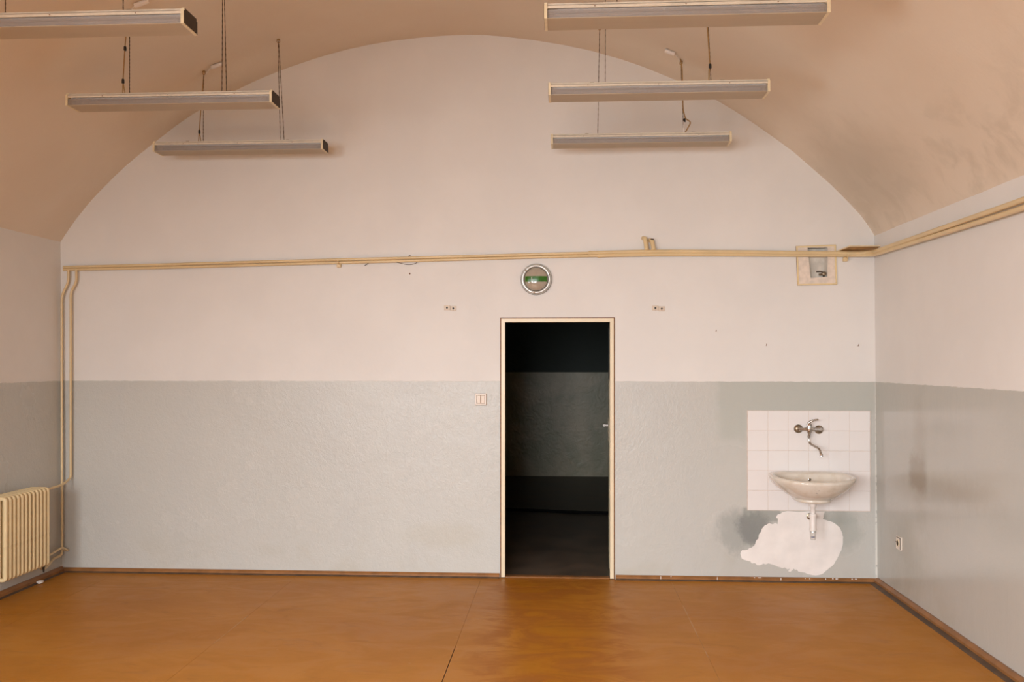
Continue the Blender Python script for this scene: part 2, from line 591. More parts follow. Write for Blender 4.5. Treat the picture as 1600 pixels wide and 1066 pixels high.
def on_vault(px, py):
    """the point of the vault seen in this direction"""
    lo, hi = 1.0, D
    for _ in range(40):
        y = (lo + hi) / 2
        p = at(px, py, y)
        if p.x < XLT or p.x > XRT or p.z > vault_z(p.x):
            hi = y
        else:
            lo = y
    return at(px, py, lo)


DX0, DX1, DZ = -0.482, 0.392, 1.995        # opening in the wall (outside of the frame)
NX0, NX1, NZ0, NZ1 = 1.842, 1.985, 2.287, 2.515   # niche
outline = [(XLB, 0)] + ARCH + [(XRB, 0), (DX1, 0), (DX1, DZ), (DX0, DZ), (DX0, 0)]
bm = plate(outline, [[(NX0 - 0.006, NZ1), (NX1, NZ1), (NX1 - 0.002, NZ0 + 0.01), (NX0 + 0.016, NZ0)]], D, D + 0.28)
link('wall_back', bm, M['wall_back'], kind='structure')

# side walls, the top hidden behind the springing of the vault
for name, xt, xb, s, mat in (('wall_left', XLT, XLB, -1, M['wall']), ('wall_right', XRT, XRB, 1, M['wall_right'])):
    xt2 = xt + (xt - xb) / 2.6 * 0.06
    if s < 0:                       # the left wall is pierced for the added, unseen window
        y0, y1, z0, z1, _ = ADDED_WIN
        bm = plate([(YR, 0), (D + 0.28, 0), (D + 0.28, 2.67), (YR, 2.67)], [[(y0, z0), (y1, z0), (y1, z1), (y0, z1)]], 0.0, -0.25)
        for v in bm.verts:
            yy, dx, zz_ = v.co.x, v.co.y, v.co.z
            v.co = (xb + (xt2 - xb) * zz_ / 2.67 + dx, yy, zz_)
        link(name, bm, mat, kind='structure')
        continue
    bm = bmesh.new()
    v = [(xb, 0), (xt2, 2.67), (xt2 + s * 0.25, 2.67), (xb + s * 0.25, 0)]
    a = [bm.verts.new((p[0], YR, p[1])) for p in v]
    b = [bm.verts.new((p[0], D + 0.28, p[1])) for p in v]
    bm.faces.new(a)
    bm.faces.new(b[::-1])
    for i in range(4):
        bm.faces.new((a[i], a[(i + 1) % 4], b[(i + 1) % 4], b[i]))
    link(name, bm, mat, kind='structure')

# barrel vault, slightly uneven plaster
bm = bmesh.new()
prof = [(XLT - 0.07, 2.50)] + ARCH + [(XRT + 0.065, 2.515)]
NY = 84
grid = []
for j in range(NY + 1):
    y = YR + (D - YR) * j / NY
    row = []
    for i, (x, z) in enumerate(prof):
        n1 = mn.noise(Vector((x * 1.1, y * 1.3, z * 1.1)))
        n2 = mn.noise(Vector((x * 4 + 9, y * 3.5, z * 4)))
        edge = min(1.0, (D - y) / 0.25)
        side = 1.0 if x > 0 else 0.35
        low = max(0.0, 1 - (z - 2.6) / 0.4)
        d = (0.012 * n1 + 0.004 * n2 + low * side * 0.022 * n2) * edge
        dirx = -1 if x > -0.8 else 1
        k = 0.8 * low
        row.append(bm.verts.new((x + d * k * dirx, y, z + d)))
    grid.append(row)
for a, b in zip(grid, grid[1:]):
    for i in range(len(prof) - 1):
        bm.faces.new((a[i], a[i + 1], b[i + 1], b[i]))
link('ceiling', bm, M['vault'], smooth='all', kind='structure')

# rear wall with its two windows (behind the camera)
arch_in = [(XLB, 0)] + ARCH + [(XRB, 0)]
holes = [[(a, ZW0), (a, ZW1), (b, ZW1), (b, ZW0)] for a, b, _ in WINDOWS]
link('wall_rear', plate(arch_in, holes, YR - 0.35, YR), M['wall'], kind='structure')
for i, (a, b, _) in enumerate(WINDOWS):
    wd = thing(f'window_{i + 1}', '', '', ((a + b) / 2, YR - 0.06, ZW0))
    del wd['label'], wd['category']
    wd['kind'] = 'structure'
    bm = bmesh.new()
    for x0, x1, z0, z1 in ((a, a + 0.06, ZW0, ZW1), (b - 0.06, b, ZW0, ZW1), (a, b, ZW0, ZW0 + 0.06), (a, b, ZW1 - 0.06, ZW1),
                           ((a + b) / 2 - 0.05, (a + b) / 2 + 0.05, ZW0, ZW1), (a, b, 2.20, 2.27)):
        box(bm, x0, x1, YR - 0.09, YR - 0.03, z0, z1, 0.005)
    link('window_frame', bm, M['white'], wd)
    link('window_sill', BX(a - 0.05, b + 0.05, YR - 0.03, YR + 0.18, ZW0 - 0.035, ZW0, 0.006), M['white'], wd)

y0, y1, z0, z1, _ = ADDED_WIN
wd = thing('window_3', '', '', (-4.02, (y0 + y1) / 2, z0))  # unseen window, added to go with the side lamp
del wd['label'], wd['category']
wd['kind'] = 'structure'
bm = bmesh.new()
for a, b, c, e in ((y0, y0 + 0.06, z0, z1), (y1 - 0.06, y1, z0, z1), (y0, y1, z0, z0 + 0.06), (y0, y1, z1 - 0.06, z1), ((y0 + y1) / 2 - 0.04, (y0 + y1) / 2 + 0.04, z0, z1)):
    box(bm, -4.08, -4.02, a, b, c, e, 0.005)
link('window_frame', bm, M['white'], wd)

# floor: painted hardboard sheets laid over a sub-floor
fl = link('floor', BX(XLB - 0.1, XRB + 0.1, YR - 0.1, D + 0.06, -0.12, -0.006), M['dark_brown'], kind='structure')
seams = [XLB, -3.49, -2.052, -0.626, 0.812, 2.24, XRB]
cross = [[2.9, 5.65], [1.5, 4.3], [0.3, 3.1], [1.0, 3.2, 6.55], [0.2, 2.9, 5.71], [1.9, 4.7]]
for c in range(len(seams) - 1):
    ys = [YR] + cross[c] + [D]
    for r in range(len(ys) - 1):
        g = 0.0006
        x0, x1, y0, y1 = seams[c] + g, seams[c + 1] - g, ys[r] + g, ys[r + 1] - g
        bm = bmesh.new()
        # the joint near the middle of the room has opened towards the camera
        o0 = 0.0022 if abs(seams[c] + 0.626) < 0.01 else 0
        o1 = 0.0022 if abs(seams[c + 1] + 0.626) < 0.01 else 0

        def edge(y, o):
            return o if y < 5.12 else 0
        ylist = sorted({y0, y1} | ({5.10, 5.14} if y0 < 5.0 < 5.3 < y1 and (o0 or o1) else set()))
        L = [(x0 + edge(y, o0), y) for y in ylist]
        R = [(x1 - edge(y, o1), y) for y in reversed(ylist)]
        ring = L + R
        top = [bm.verts.new((p[0], p[1], 0)) for p in ring]
        bot = [bm.verts.new((p[0], p[1], -0.006)) for p in ring]
        bm.faces.new(top)
        bm.faces.new(bot[::-1])
        for i in range(len(ring)):
            j = (i + 1) % len(ring)
            bm.faces.new((top[i], top[j], bot[j], bot[i]))
        link('board', bm, M['floor'], fl)


# skirting: a low brown strip with a darker bead of filler along the floor
def skirt(name, p, q, nrm, h=0.034, t=0.022, bead=0.016):
    bm = bmesh.new()
    p, q, nrm = Vector(p), Vector(q), Vector(nrm)
    prof = [(0, 0), (0, h), (t * 0.45, h), (t, h * 0.62), (t, 0)]
    a = [bm.verts.new(p + nrm * u + Vector((0, 0, v))) for u, v in prof]
    b = [bm.verts.new(q + nrm * u + Vector((0, 0, v))) for u, v in prof]
    for i in range(5):
        bm.faces.new((a[i], a[(i + 1) % 5], b[(i + 1) % 5], b[i]))
    bm.faces.new(a)
    bm.faces.new(b[::-1])
    o = link(name, bm, M['brown'], kind='structure')
    bm = bmesh.new()
    prof = [(t, 0), (t, 0.010), (t + bead * 0.75, 0.004), (t + bead, 0.0)]
    a = [bm.verts.new(p + nrm * u + Vector((0, 0, v + 0.0002))) for u, v in prof]
    b = [bm.verts.new(q + nrm * u + Vector((0, 0, v + 0.0002))) for u, v in prof]
    for i in range(4):
        bm.faces.new((a[i], a[(i + 1) % 4], b[(i + 1) % 4], b[i]))
    link('filler_bead', bm, M['dark_brown'], o)
    return o


sb1 = skirt('baseboard_back_left', (XLB, D, 0), (DX0 - 0.006, D, 0), (0, -1, 0))
sb2 = skirt('baseboard_back_right', (DX1 + 0.006, D, 0), (XRB, D, 0), (0, -1, 0))
skirt('baseboard_left', (XLB, YR, 0), (XLB, D - 0.02, 0), (1, 0, 0), h=0.045, t=0.03)
skirt('baseboard_right', (XRB, YR, 0), (XRB, D - 0.02, 0), (-1, 0, 0), h=0.042, t=0.032, bead=0.036)
# flecks and runs of white paint on the right-hand skirting
for px, wd_, ht in ((1032, 0.005, 0.028), (1048, 0.008, 0.008), (1120, 0.004, 0.032), (1178, 0.010, 0.006), (1186, 0.03, 0.006), (1219, 0.006, 0.024),
                    (1257, 0.004, 0.008), (1264, 0.006, 0.010), (1289, 0.005, 0.013), (1300, 0.014, 0.006), (1306, 0.022, 0.007), (1330, 0.012, 0.006), (1336, 0.02, 0.005)):
    x = ray(px) * D
    bm = bmesh.new()
    lathe(bm, [(wd_ * 0.5, -0.0006), (wd_ * 0.5, 0.0), (wd_ * 0.2, 0.0006)], (0, 0, 0), 'y', 8)
    for v in bm.verts:
        v.co.z *= ht / wd_
        v.co += Vector((x, D - 0.0105, 0.033 - ht * 0.4))
    bmesh.ops.translate(bm, verts=bm.verts, vec=(0, -0.0125, 0) if ht > 0.02 else (0, -0.0105, 0))
    link('paint_fleck', bm, M['plaster'], sb2)

# ------------------------------------------------------------------ doorway
door = thing('door_1', '', '', ((DX0 + DX1) / 2, D, 0))
del door['label'], door['category']
door['kind'] = 'structure'
FX0, FX1, FZ = -0.4465, 0.3565, 1.961      # clear opening
bm = plate([(DX0 + 0.008, 0.006), (FX0, 0.006), (FX0, FZ), (FX1, FZ), (FX1, 0.006), (DX1 - 0.008, 0.006), (DX1 - 0.008, DZ - 0.008), (DX0 + 0.008, DZ - 0.008)],
           [], D - 0.012, D + 0.012)
# returns of the pressed steel frame through the wall, with the rebate
for x0, x1, z0, z1 in ((FX0 - 0.004, FX0, 0.006, FZ), (FX1, FX1 + 0.004, 0.006, FZ), (FX0, FX1, FZ, FZ + 0.004)):
    box(bm, x0, x1, D, D + 0.07, z0, z1)
link('door_frame', bm, M['frame'], door)
e = 0.010
bm = plate([(DX0 - 0.001, 0), (DX0 - 0.001 + e, 0), (DX0 - 0.001 + e, DZ + 0.001 - e), (DX1 + 0.001 - e, DZ + 0.001 - e), (DX1 + 0.001 - e, 0), (DX1 + 0.001, 0),
            (DX1 + 0.001, DZ + 0.001), (DX0 - 0.001, DZ + 0.001)], [], D - 0.006, D + 0.02)
link('frame_edge', bm, M['rust'], door)
link('threshold', BX(FX0, FX1, D - 0.012, D + 0.05, 0.0, 0.012, 0.004), M['brown'], door)
# leaf standing open into the dark room, hinged on the right
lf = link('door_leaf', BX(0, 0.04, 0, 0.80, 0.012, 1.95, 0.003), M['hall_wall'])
lf.parent = door
ang = radians(-2.6)
lf.location = Vector((0.362, D + 0.285, 0)) - Vector(door.location)
lf.rotation_euler = (0, 0, ang)
hd = bmesh.new()
tube(hd, [(0, 0.735, 1.10), (-0.03, 0.735, 1.10)], 0.009, 10)
lathe(hd, [(0.002, -0.012), (0.011, -0.010), (0.014, 0.0), (0.010, 0.010)], (-0.036, 0.735, 1.10), 'x', 14)
hdo = link('door_handle', hd, M['white'], smooth=True)
hdo.parent = lf
pl = link('lock_plate', BX(-0.003, 0, 0.71, 0.755, 0.96, 1.16, 0.001), M['brass'])
pl.parent = lf

# ------------------------------------------------------------------ the unlit room beyond
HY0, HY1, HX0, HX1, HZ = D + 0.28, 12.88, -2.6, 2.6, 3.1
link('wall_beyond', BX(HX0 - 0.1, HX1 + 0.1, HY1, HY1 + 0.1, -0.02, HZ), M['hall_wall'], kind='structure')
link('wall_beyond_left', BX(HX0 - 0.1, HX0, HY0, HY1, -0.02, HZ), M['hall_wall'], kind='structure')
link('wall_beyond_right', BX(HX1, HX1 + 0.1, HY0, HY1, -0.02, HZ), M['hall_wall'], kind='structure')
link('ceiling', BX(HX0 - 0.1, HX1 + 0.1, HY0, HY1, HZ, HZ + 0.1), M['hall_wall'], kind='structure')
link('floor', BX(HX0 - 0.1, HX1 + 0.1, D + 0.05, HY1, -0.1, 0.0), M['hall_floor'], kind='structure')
link('trim_1', TB([(-2.5, 9.95, 0.014), (-0.6, 9.86, 0.014), (0.2, 9.70, 0.014), (1.5, 9.66, 0.014), (2.5, 9.66, 0.014)], 0.018, 8), M['under_black'], kind='structure')

# ================================================================== CEILING LIGHTS
LEN = 1.27
WID = 0.155
ZT, ZB = 3.281, 3.207


def light_fixture(cx, y0, label, skew=0.0):
    """hanging fluorescent fitting; cx = left end, y0 = front face"""
    g = 'hanging fluorescent ceiling lights'
    t = thing('fluorescent_light', label, 'ceiling light', (cx + LEN / 2, y0 + WID / 2, ZT), g)
    x0, x1, y1 = cx, cx + LEN, y0 + WID
    c = 0.014
    bm = bmesh.new()
    box(bm, x0 + c, x1 - c, y0 + 0.004, y0 + 0.0065, ZT - 0.027, ZT - 0.012)          # front lip
    box(bm, x0 + c, x1 - c, y1 - 0.0065, y1 - 0.004, ZT - 0.027, ZT - 0.012)          # back lip
    box(bm, x0 + c, x1 - c, y0 + 0.004, y1 - 0.004, ZT - 0.014, ZT - 0.011)
    box(bm, x0 + c, x1 - c, y0 + 0.013, y1 - 0.013, ZT - 0.012, ZT, 0.002)            # raised spine
    link('housing', bm, M['housing'], t)
    bm = bmesh.new()
    box(bm, x0 + c, x1 - c, y0 + 0.035, y1 - 0.035, ZT - 0.034, ZT - 0.0145, 0.004)
    link('reflector', bm, M['white_metal'], t)
    link('side_diffuser', BX(x0 + c, x1 - c, y0 + 0.007, y0 + 0.0085, ZB + 0.004, ZT - 0.033), M['prism_side'], t)
    link('side_diffuser', BX(x0 + c, x1 - c, y1 - 0.0085, y1 - 0.007, ZB + 0.004, ZT - 0.033), M['prism_side'], t)
    link('base_diffuser', BX(x0 + c, x1 - c, y0 + 0.004, y1 - 0.004, ZB + 0.001, ZB + 0.004), M['prism_base'], t)
    for yy in (y0 + 0.048, y1 - 0.048):
        bm = bmesh.new()
        tube(bm, [(x0 + 0.045, yy, ZB + 0.026), (x1 - 0.045, yy, ZB + 0.026)], 0.013, 14)
        tb = link('tube', bm, M['tube'], t, smooth=True)
        for xx in (x0 + 0.022, x1 - 0.038):
            link('lamp_holder', BX(xx, xx + 0.018, yy - 0.016, yy + 0.016, ZB + 0.008, ZT - 0.03, 0.003), M['white'], tb)
    for s in (0, 1):
        xa, xb = (x0, x0 + c) if s == 0 else (x1 - c, x1)
        bm = bmesh.new()
        # rim of the cap (open tray seen from outside), with the step for the spine
        prof = [(y0, ZB), (y0, ZT - 0.010), (y0 + 0.010, ZT - 0.010), (y0 + 0.010, ZT + 0.002), (y1 - 0.010, ZT + 0.002),
                (y1 - 0.010, ZT - 0.010), (y1, ZT - 0.010), (y1, ZB)]
        a = [bm.verts.new((xa, p[0], p[1])) for p in prof]
        b = [bm.verts.new((xb, p[0], p[1])) for p in prof]
        bm.faces.new(a)
        bm.faces.new(b[::-1])
        for i in range(8):
            bm.faces.new((a[i], a[(i + 1) % 8], b[(i + 1) % 8], b[i]))
        cap = link('end_cap', bm, M['cap'], t)
        xo = (xa - 0.001, xa + 0.002) if s == 0 else (xb - 0.002, xb + 0.001)
        bm = BX(xo[0], xo[1], y0 + 0.004, y1 - 0.003, ZB + 0.004, ZT - 0.012)
        box(bm, xo[0], xo[1], y0 + 0.013, y1 - 0.013, ZT - 0.012, ZT)
        link('cap_plate', bm, M['dust'], cap)
    # little screws on the front lip and the top
    for f in (0.18, 0.5, 0.82):
        bm = LT([(0.0025, -0.0015), (0.0025, 0.001)], (x0 + LEN * f, y0 + 0.003, ZT - 0.02), 'y', 8)
        link('screw', bm, M['rust'], t)
    for f in (0.2, 0.79):
        link('clip', BX(x0 + LEN * f - 0.012, x0 + LEN * f + 0.012, y0 + 0.02, y0 + 0.05, ZT, ZT + 0.004, 0.001), M['brass'], t)
    return t


def cords(t, xs, y, hook, spread=(0.0, 0.0)):
    """one suspension point: two thin chain runs meeting in a ceiling hook"""
    for x in xs:
        bm = bmesh.new()
        p0 = Vector((x, y, ZT + 0.001))
        p1 = Vector(hook) + Vector(((x - sum(xs) / len(xs)) * spread[0], 0, -0.012))
        n = 40
        pts = [p0 + (p1 - p0) * i / n for i in range(n + 1)]
        tube(bm, pts, [0.0019 if i % 2 else 0.0029 for i in range(n + 1)], 6)
        link('suspension_chain', bm, M['wire'], t)
    bm = bmesh.new()
    hv = Vector(hook)
    ring = [hv + Vector((0.011 * cos(a), 0, 0.011 * sin(a) - 0.012)) for a in [2 * pi * i / 14 for i in range(15)]]
    tube(bm, ring, 0.0022, 6)
    lathe(bm, [(0.012, 0.0), (0.012, 0.006)], hv + Vector((0, 0, -0.004)), 'z', 12)
    link('ceiling_hook', bm, M['cable'], t)


ROWS = [6.32, 5.16, 4.01]
YS = WID / 2
names = {
    ('L', 0): 'rear left fluorescent light, nearest the arch wall, with milky grey diffuser',
    ('L', 1): 'middle left fluorescent light in front of the vault curve, dark brown end plate showing',
    ('L', 2): 'front left fluorescent light running out of the frame at top left',
    ('R', 0): 'rear right fluorescent light, lowest of the right column, with looped cable above it',
    ('R', 1): 'middle right fluorescent light with glassy diffuser and taped cable above it',
    ('R', 2): 'front right fluorescent light cut off by the top edge of the picture',
}
fix = {}
for i, y in enumerate(ROWS):
    fix['L', i] = light_fixture(-3.005 + (0.0 if i else -0.012), y + (0.05 if i == 0 else 0.04 if i == 1 else -0.04), names['L', i])
    fix['R', i] = light_fixture(-0.086, y, names['R', i])
# chains: two runs at each of two points per fitting
YL = [ROWS[0] + 0.05 + YS, ROWS[1] + 0.04 + YS, ROWS[2] - 0.04 + YS]
h = on_vault(435, 62)
cords(fix['L', 0], (at(438, 0, YL[0]).x, at(444.2, 0, YL[0]).x), YL[0], h, (0.15, 0))
h = on_vault(318.5, 112)
cords(fix['L', 0], (at(317.5, 0, YL[0]).x,), YL[0], h, (0.1, 0))


def top(px, y, dy=0.0):
    q_ = at(px, 0, y + dy)
    return (q_.x, y + dy, vault_z(q_.x) + 0.002)


cords(fix['L', 1], (at(346.8, 0, YL[1]).x, at(354, 0, YL[1]).x), YL[1], top(349, YL[1]), (0.3, 0))
cords(fix['L', 1], (at(202.5, 0, YL[1]).x,), YL[1], top(202.5, YL[1]), (0.3, 0))
cords(fix['L', 2], (at(192.5, 0, YL[2]).x,), YL[2], top(192.5, YL[2]), (0.3, 0))
cords(fix['L', 2], (at(8.3, 0, YL[2]).x,), YL[2], top(8.3, YL[2]), (0.3, 0))
cords(fix['R', 0], (0.247,), ROWS[0] + YS, on_vault(937, 42), (0, 0))
cords(fix['R', 0], (0.858,), ROWS[0] + YS, on_vault(1064, 96), (0, 0))
YR2, YR3 = ROWS[1] + YS, ROWS[2] + YS
cords(fix['R', 1], (at(945.6, 0, YR2).x,), YR2, top(946.2, YR2), (0, 0))
cords(fix['R', 1], (at(1111, 0, YR2).x,), YR2, top(1104.5, YR2), (0, 0))
cords(fix['R', 2], (0.246,), YR3, (0.246, YR3, vault_z(0.246) + 0.002), (0, 0))
cords(fix['R', 2], (0.862,), YR3, (0.855, YR3, vault_z(0.855) + 0.002), (0, 0))


# supply cables beside the chains, each with a wrap of black tape
def cable(t, pts, tape=None, r=0.004):
    o = link('power_cable', TB(rounded(pts, 0.05), r, 8), M['cable'], t, smooth=True)
    if tape is not None:
        p = Vector(tape)
        link('tape_wrap', LT([(0.006, -0.014), (0.0085, -0.010), (0.008, 0.010), (0.006, 0.014)], p, 'z', 10), M['black'], o)
    return o


def seat(px, y):
    return Vector((at(px, 0, y).x, y, ZT))


y = YL[0]
cable(fix['L', 0], [seat(310, y), at(311.5, 204, y), at(314, 170, y), on_vault(319, 110)], at(311.5, 206, y))
link('power_cable', TB([seat(314.5, y), at(311.5, 204, y)], 0.003, 8), M['cable'], fix['L', 0])
y = YL[1]
cable(fix['L', 1], [seat(192, y), at(192.3, 126, y), at(194, 95, y), at(196.3, 60, y), top(199, y)], at(192.3, 127, y))
link('tape_wrap', LT([(0.006, -0.014), (0.0085, -0.010), (0.008, 0.010), (0.006, 0.014)], at(195.5, 76, y), 'z', 10), M['black'], fix['L', 1])
link('power_cable', TB([seat(196, y), at(192.3, 127, y)], 0.003, 8), M['cable'], fix['L', 1])
y = ROWS[0] + YS
cable(fix['R', 0], [seat(1069, y), at(1080, 190.5, y), at(1071, 186, y), at(1067, 170, y), at(1066.5, 130, y - 0.02), at(1065.5, 105, y - 0.06), on_vault(1063, 92)],
      at(1069.5, 188, y), 0.0045)
link('terminal_sleeve', TB([seat(1068.3, y), at(1068.8, 189, y)], 0.006, 8), M['white'], fix['R', 0])
y = ROWS[1] + YS
cable(fix['R', 1], [seat(1107.5, y), at(1107.8, 110, y), at(1109.3, 102, y), at(1106.5, 60, y), top(1101, y)], at(1109.5, 103.5, y))
y = ROWS[2] + YS
cable(fix['R', 2], [(0.83, y, ZT), (0.835, y, ZT + 0.2), (0.82, y - 0.1, vault_z(0.82))])


# white sleeves where the supply leaves the plaster of the vault
def sleeve(pa, pb, tail, label):
    a, b = on_vault(*pa), on_vault(*pb)
    dn = Vector((0, 0, -0.012))
    t = tag(link('cable_sleeve', TB([a + dn, b + dn], 0.014, 12), M['white'], loc=(a + b) / 2), label, 'cable sleeve', 'cable sleeves on the vault')
    if tail:
        pts = [b + dn] + [on_vault(*q) + dn for q in tail]
        link('flex', TB(rounded(pts, 0.04), 0.003, 8), M['white'], t, smooth=True)
    return t


sleeve((1039, 76), (1054, 82), [(1060, 88), (1063, 95)], 'white sleeve on the vault above the rear right light')
sleeve((347, 97), (330, 103), [(324, 110), (320, 116)], 'white sleeve on the vault above the middle left light')
sleeve((232, -2), (210, 6), [(206, 12), (203, 20)], 'white sleeve on the vault at the top edge above the front left light')

# ================================================================== HEATING PIPES
PR = 0.0105
gp = 'cream heating pipes along the walls'
# upper pipe: left corner -> across the back wall -> round the corner -> along the right wall
up_px = [(99, 417.8), (120, 417.0), (240, 414.0), (370, 410.2), (480, 407.2), (620, 403.6), (760, 399.8), (840, 397.4), (922, 395.4)]
up_c = [wl(x, y, 0.045) for x, y in up_px]
lo_px = [(99, 421.6), (120, 421.2), (240, 418.6), (370, 415.0), (480, 411.8), (620, 408.2), (760, 404.2), (840, 401.8), (936, 399.6)]
lo_c = [wl(x, y, 0.040) for x, y in lo_px]
rx = XRT - 0.045
wide_up = [wl(922, 395.4, 0.045), wl(1010, 393.2, 0.045), wl(1060, 393.2, 0.045), wl(1150, 393.9, 0.045), wl(1240, 395.2, 0.045), wl(1345, 396.0, 0.047)]
zc_ = wide_up[-1].z
wide_up += [Vector((rx, D - 0.10, zc_ + 0.002)), Vector((rx, 4.7, 2.462)), Vector((rx, YR + 0.02, 2.49))]
wide_lo = [wl(936, 399.4, 0.040), wl(1010, 397.9, 0.040), wl(1060, 397.6, 0.040), wl(1150, 398.0, 0.040), wl(1240, 398.6, 0.034), wl(1340, 398.7, 0.036)]
wide_lo += [Vector((rx + 0.004, D - 0.11, zc_ - 0.018)), Vector((rx + 0.004, 4.7, 2.424)), Vector((rx + 0.004, YR + 0.02, 2.45))]
tU = thing('heating_pipe', 'upper cream heating pipe across the back wall, its riser dropping to the radiator top', 'pipe', up_c[0], gp)
link('pipe_run', TB(rounded(up_c, 0.05, 3), PR, 14), M['pipe'], tU, smooth=True)
link('pipe_run', TB(rounded(wide_up, 0.07), 0.0155, 14), M['pipe'], tU, smooth=True)
tL = thing('heating_pipe', 'lower cream heating pipe across the back wall, its corner riser reaching the radiator foot', 'pipe', lo_c[0], gp)
link('pipe_run', TB(rounded(lo_c, 0.05, 3), PR, 14), M['pipe'], tL, smooth=True)
link('pipe_run', TB(rounded(wide_lo, 0.07), 0.0145, 14), M['pipe'], tL, smooth=True)
for t, p in ((tU, wl(922, 395.4, 0.045)), (tL, wl(936, 399.5, 0.040))):
    link('sleeve', LT([(0.0165, -0.012), (0.0175, 0.0), (0.0165, 0.012)], p, 'x', 16), M['pipe'], t, smooth=True)
RR = 0.0095
RX0, RX1, RY0, RY1, RZ0, RZ1 = -3.915, -3.75, 5.78, 6.30, 0.165, 0.742      # radiator box
r2 = [wl(119, 420, 0.042), wl(119.5, 441, 0.042), wl(110.5, 456, 0.042), wl(110.5, 520, 0.042), wl(110.5, 747, 0.042),
      Vector((-3.845, 6.62, 0.712)), Vector((-3.835, RY1 - 0.02, 0.700))]
link('riser', TB(rounded(r2, 0.035), RR, 14), M['pipe'], tU, smooth=True)
r1 = [wl(106.8, 420, 0.040), wl(107, 442, 0.040), wl(96.5, 461, 0.040), wl(96.6, 600, 0.045), wl(97.0, 868, 0.06),
      Vector((-3.90, 6.60, 0.150)), Vector((-3.86, 6.42, 0.115)), Vector((-3.84, RY1 + 0.03, 0.125)), Vector((-3.835, RY1 - 0.02, 0.195))]
link('riser', TB(rounded(r1, 0.05), RR, 14), M['pipe'], tL, smooth=True)
br = [wl(96.8, 858, 0.055), wl(107, 861, 0.03), Vector((-3.885, 6.68, 0.215)), Vector((-3.835, RY1 - 0.02, 0.192))]
link('branch', TB(rounded(br, 0.03), RR * 0.9, 12), M['pipe'], tL, smooth=True)

# capped stubs on the upper pipe
for (xa, ya, xb, yb, top, lab) in ((1010.5, 391, 1008, 372.5, 1, 'left one of the two capped pipe stubs rising from the upper pipe'),
                                   (1021.5, 391, 1018.5, 376, 0, 'right shorter pipe stub with dark cut end rising from the upper pipe')):
    a, b = wl(xa, ya, 0.050), wl(xb, yb, 0.035)
    pts = [a, a + (b - a) * 0.75, b, b + Vector((-0.012, 0.034, 0.006))]
    t = tag(link('pipe_stub', TB(rounded(pts, 0.02), 0.0165, 14), M['pipe'], smooth=True, loc=a), lab, 'pipe stub', 'pipe stubs on the upper pipe')
    if not top:
        link('cut_end', LT([(0.010, -0.004), (0.0145, 0.0), (0.012, 0.004)], b + Vector((0.002, -0.006, 0.008)), 'z', 12), M['dust'], t)

# brackets under the pipes
for (px, py, lab) in ((530.5, 411.5, 'cream pipe bracket under the pipes on the left half of the back wall'),
                      (1319.5, 402.0, 'cream pipe bracket under the pipes beside the wall niche')):
    p = wl(px, py, 0)
    t = thing('pipe_bracket', lab, 'bracket', p, 'pipe brackets on the back wall')
    bm = bmesh.new()
    box(bm, p.x - 0.016, p.x + 0.016, D - 0.030, D, p.z - 0.034, p.z - 0.002, 0.004)
    link('wall_block', bm, M['pipe'], t)
    arc = [Vector((p.x + 0.006, D - 0.045 + 0.024 * cos(a), p.z + 0.012 + 0.024 * sin(a))) for a in [pi * (1.0 + i / 8) for i in range(9)]]
    link('saddle', TB(arc, 0.004, 6), M['pipe'], t)

# board resting on the pipes in the right-hand corner
p0, p1 = wl(1307, 394), wl(1366, 390)
bm = bmesh.new()
zz = p0.z + 0.002
v = [(p0.x, D - 0.002), (XRT - 0.003, D - 0.002), (XRT - 0.003, D - 0.13), (p0.x + 0.055, D - 0.13)]
def tilt(yy):
    return zz + (D - yy) * 0.17


a = [bm.verts.new((q[0], q[1], tilt(q[1]))) for q in v]
b = [bm.verts.new((q[0], q[1], tilt(q[1]) + 0.008)) for q in v]
bm.faces.new(a)
bm.faces.new(b[::-1])
for i in range(4):
    bm.faces.new((a[i], a[(i + 1) % 4], b[(i + 1) % 4], b[i]))
o = tag(link('corner_board', bm, M['timber'], loc=(p0.x, D, zz)), 'small flat painted board resting on the pipes in the right corner', 'board')
bm = bmesh.new()
v2 = [(p0.x + 0.006, D - 0.004), (XRT - 0.006, D - 0.004), (XRT - 0.006, D - 0.126), (p0.x + 0.058, D - 0.126)]
a = [bm.verts.new((q[0], q[1], tilt(q[1]) - 0.001)) for q in v2]
b = [bm.verts.new((q[0], q[1], tilt(q[1]) + 0.001)) for q in v2]
bm.faces.new(a)
bm.faces.new(b[::-1])
for i in range(4):
    bm.faces.new((a[i], a[(i + 1) % 4], b[(i + 1) % 4], b[i]))
link('board_underside', bm, M['under'], o)

# loose wires
t = tag(link('loose_wire', TB(rounded([wl(569.5, 415.3, 0.012), wl(576, 411, 0.02), wl(584, 406.5, 0.03)], 0.02), 0.0022, 6), M['black'], loc=wl(576, 411, 0.02)),
        'short straight black wire end poking out under the pipes', 'wire')
pts = [wl(615, 408, 0.03), wl(620, 410.3, 0.02), wl(627, 411.5, 0.015), wl(633, 413.2, 0.012), wl(639, 413.8, 0.012), wl(645, 413, 0.012), wl(651, 410.8, 0.02), wl(653.5, 407.5, 0.03)]
tag(link('loose_wire', TB(rounded(pts, 0.03), 0.0018, 6), M['dust'], loc=pts[4]), 'drooping thin grey wire sagging in a loop below the pipes', 'wire')
pts = [wl(637, 401.5, 0.03), wl(639, 400, 0.02), wl(640.8, 398, 0.012), wl(641, 400.5, 0.02), wl(640.5, 402, 0.03)]
tag(link('loose_wire', TB(rounded(pts, 0.01), 0.0014, 6), M['dust'], loc=pts[2]), 'tiny curl of wire standing up above the pipes', 'wire')

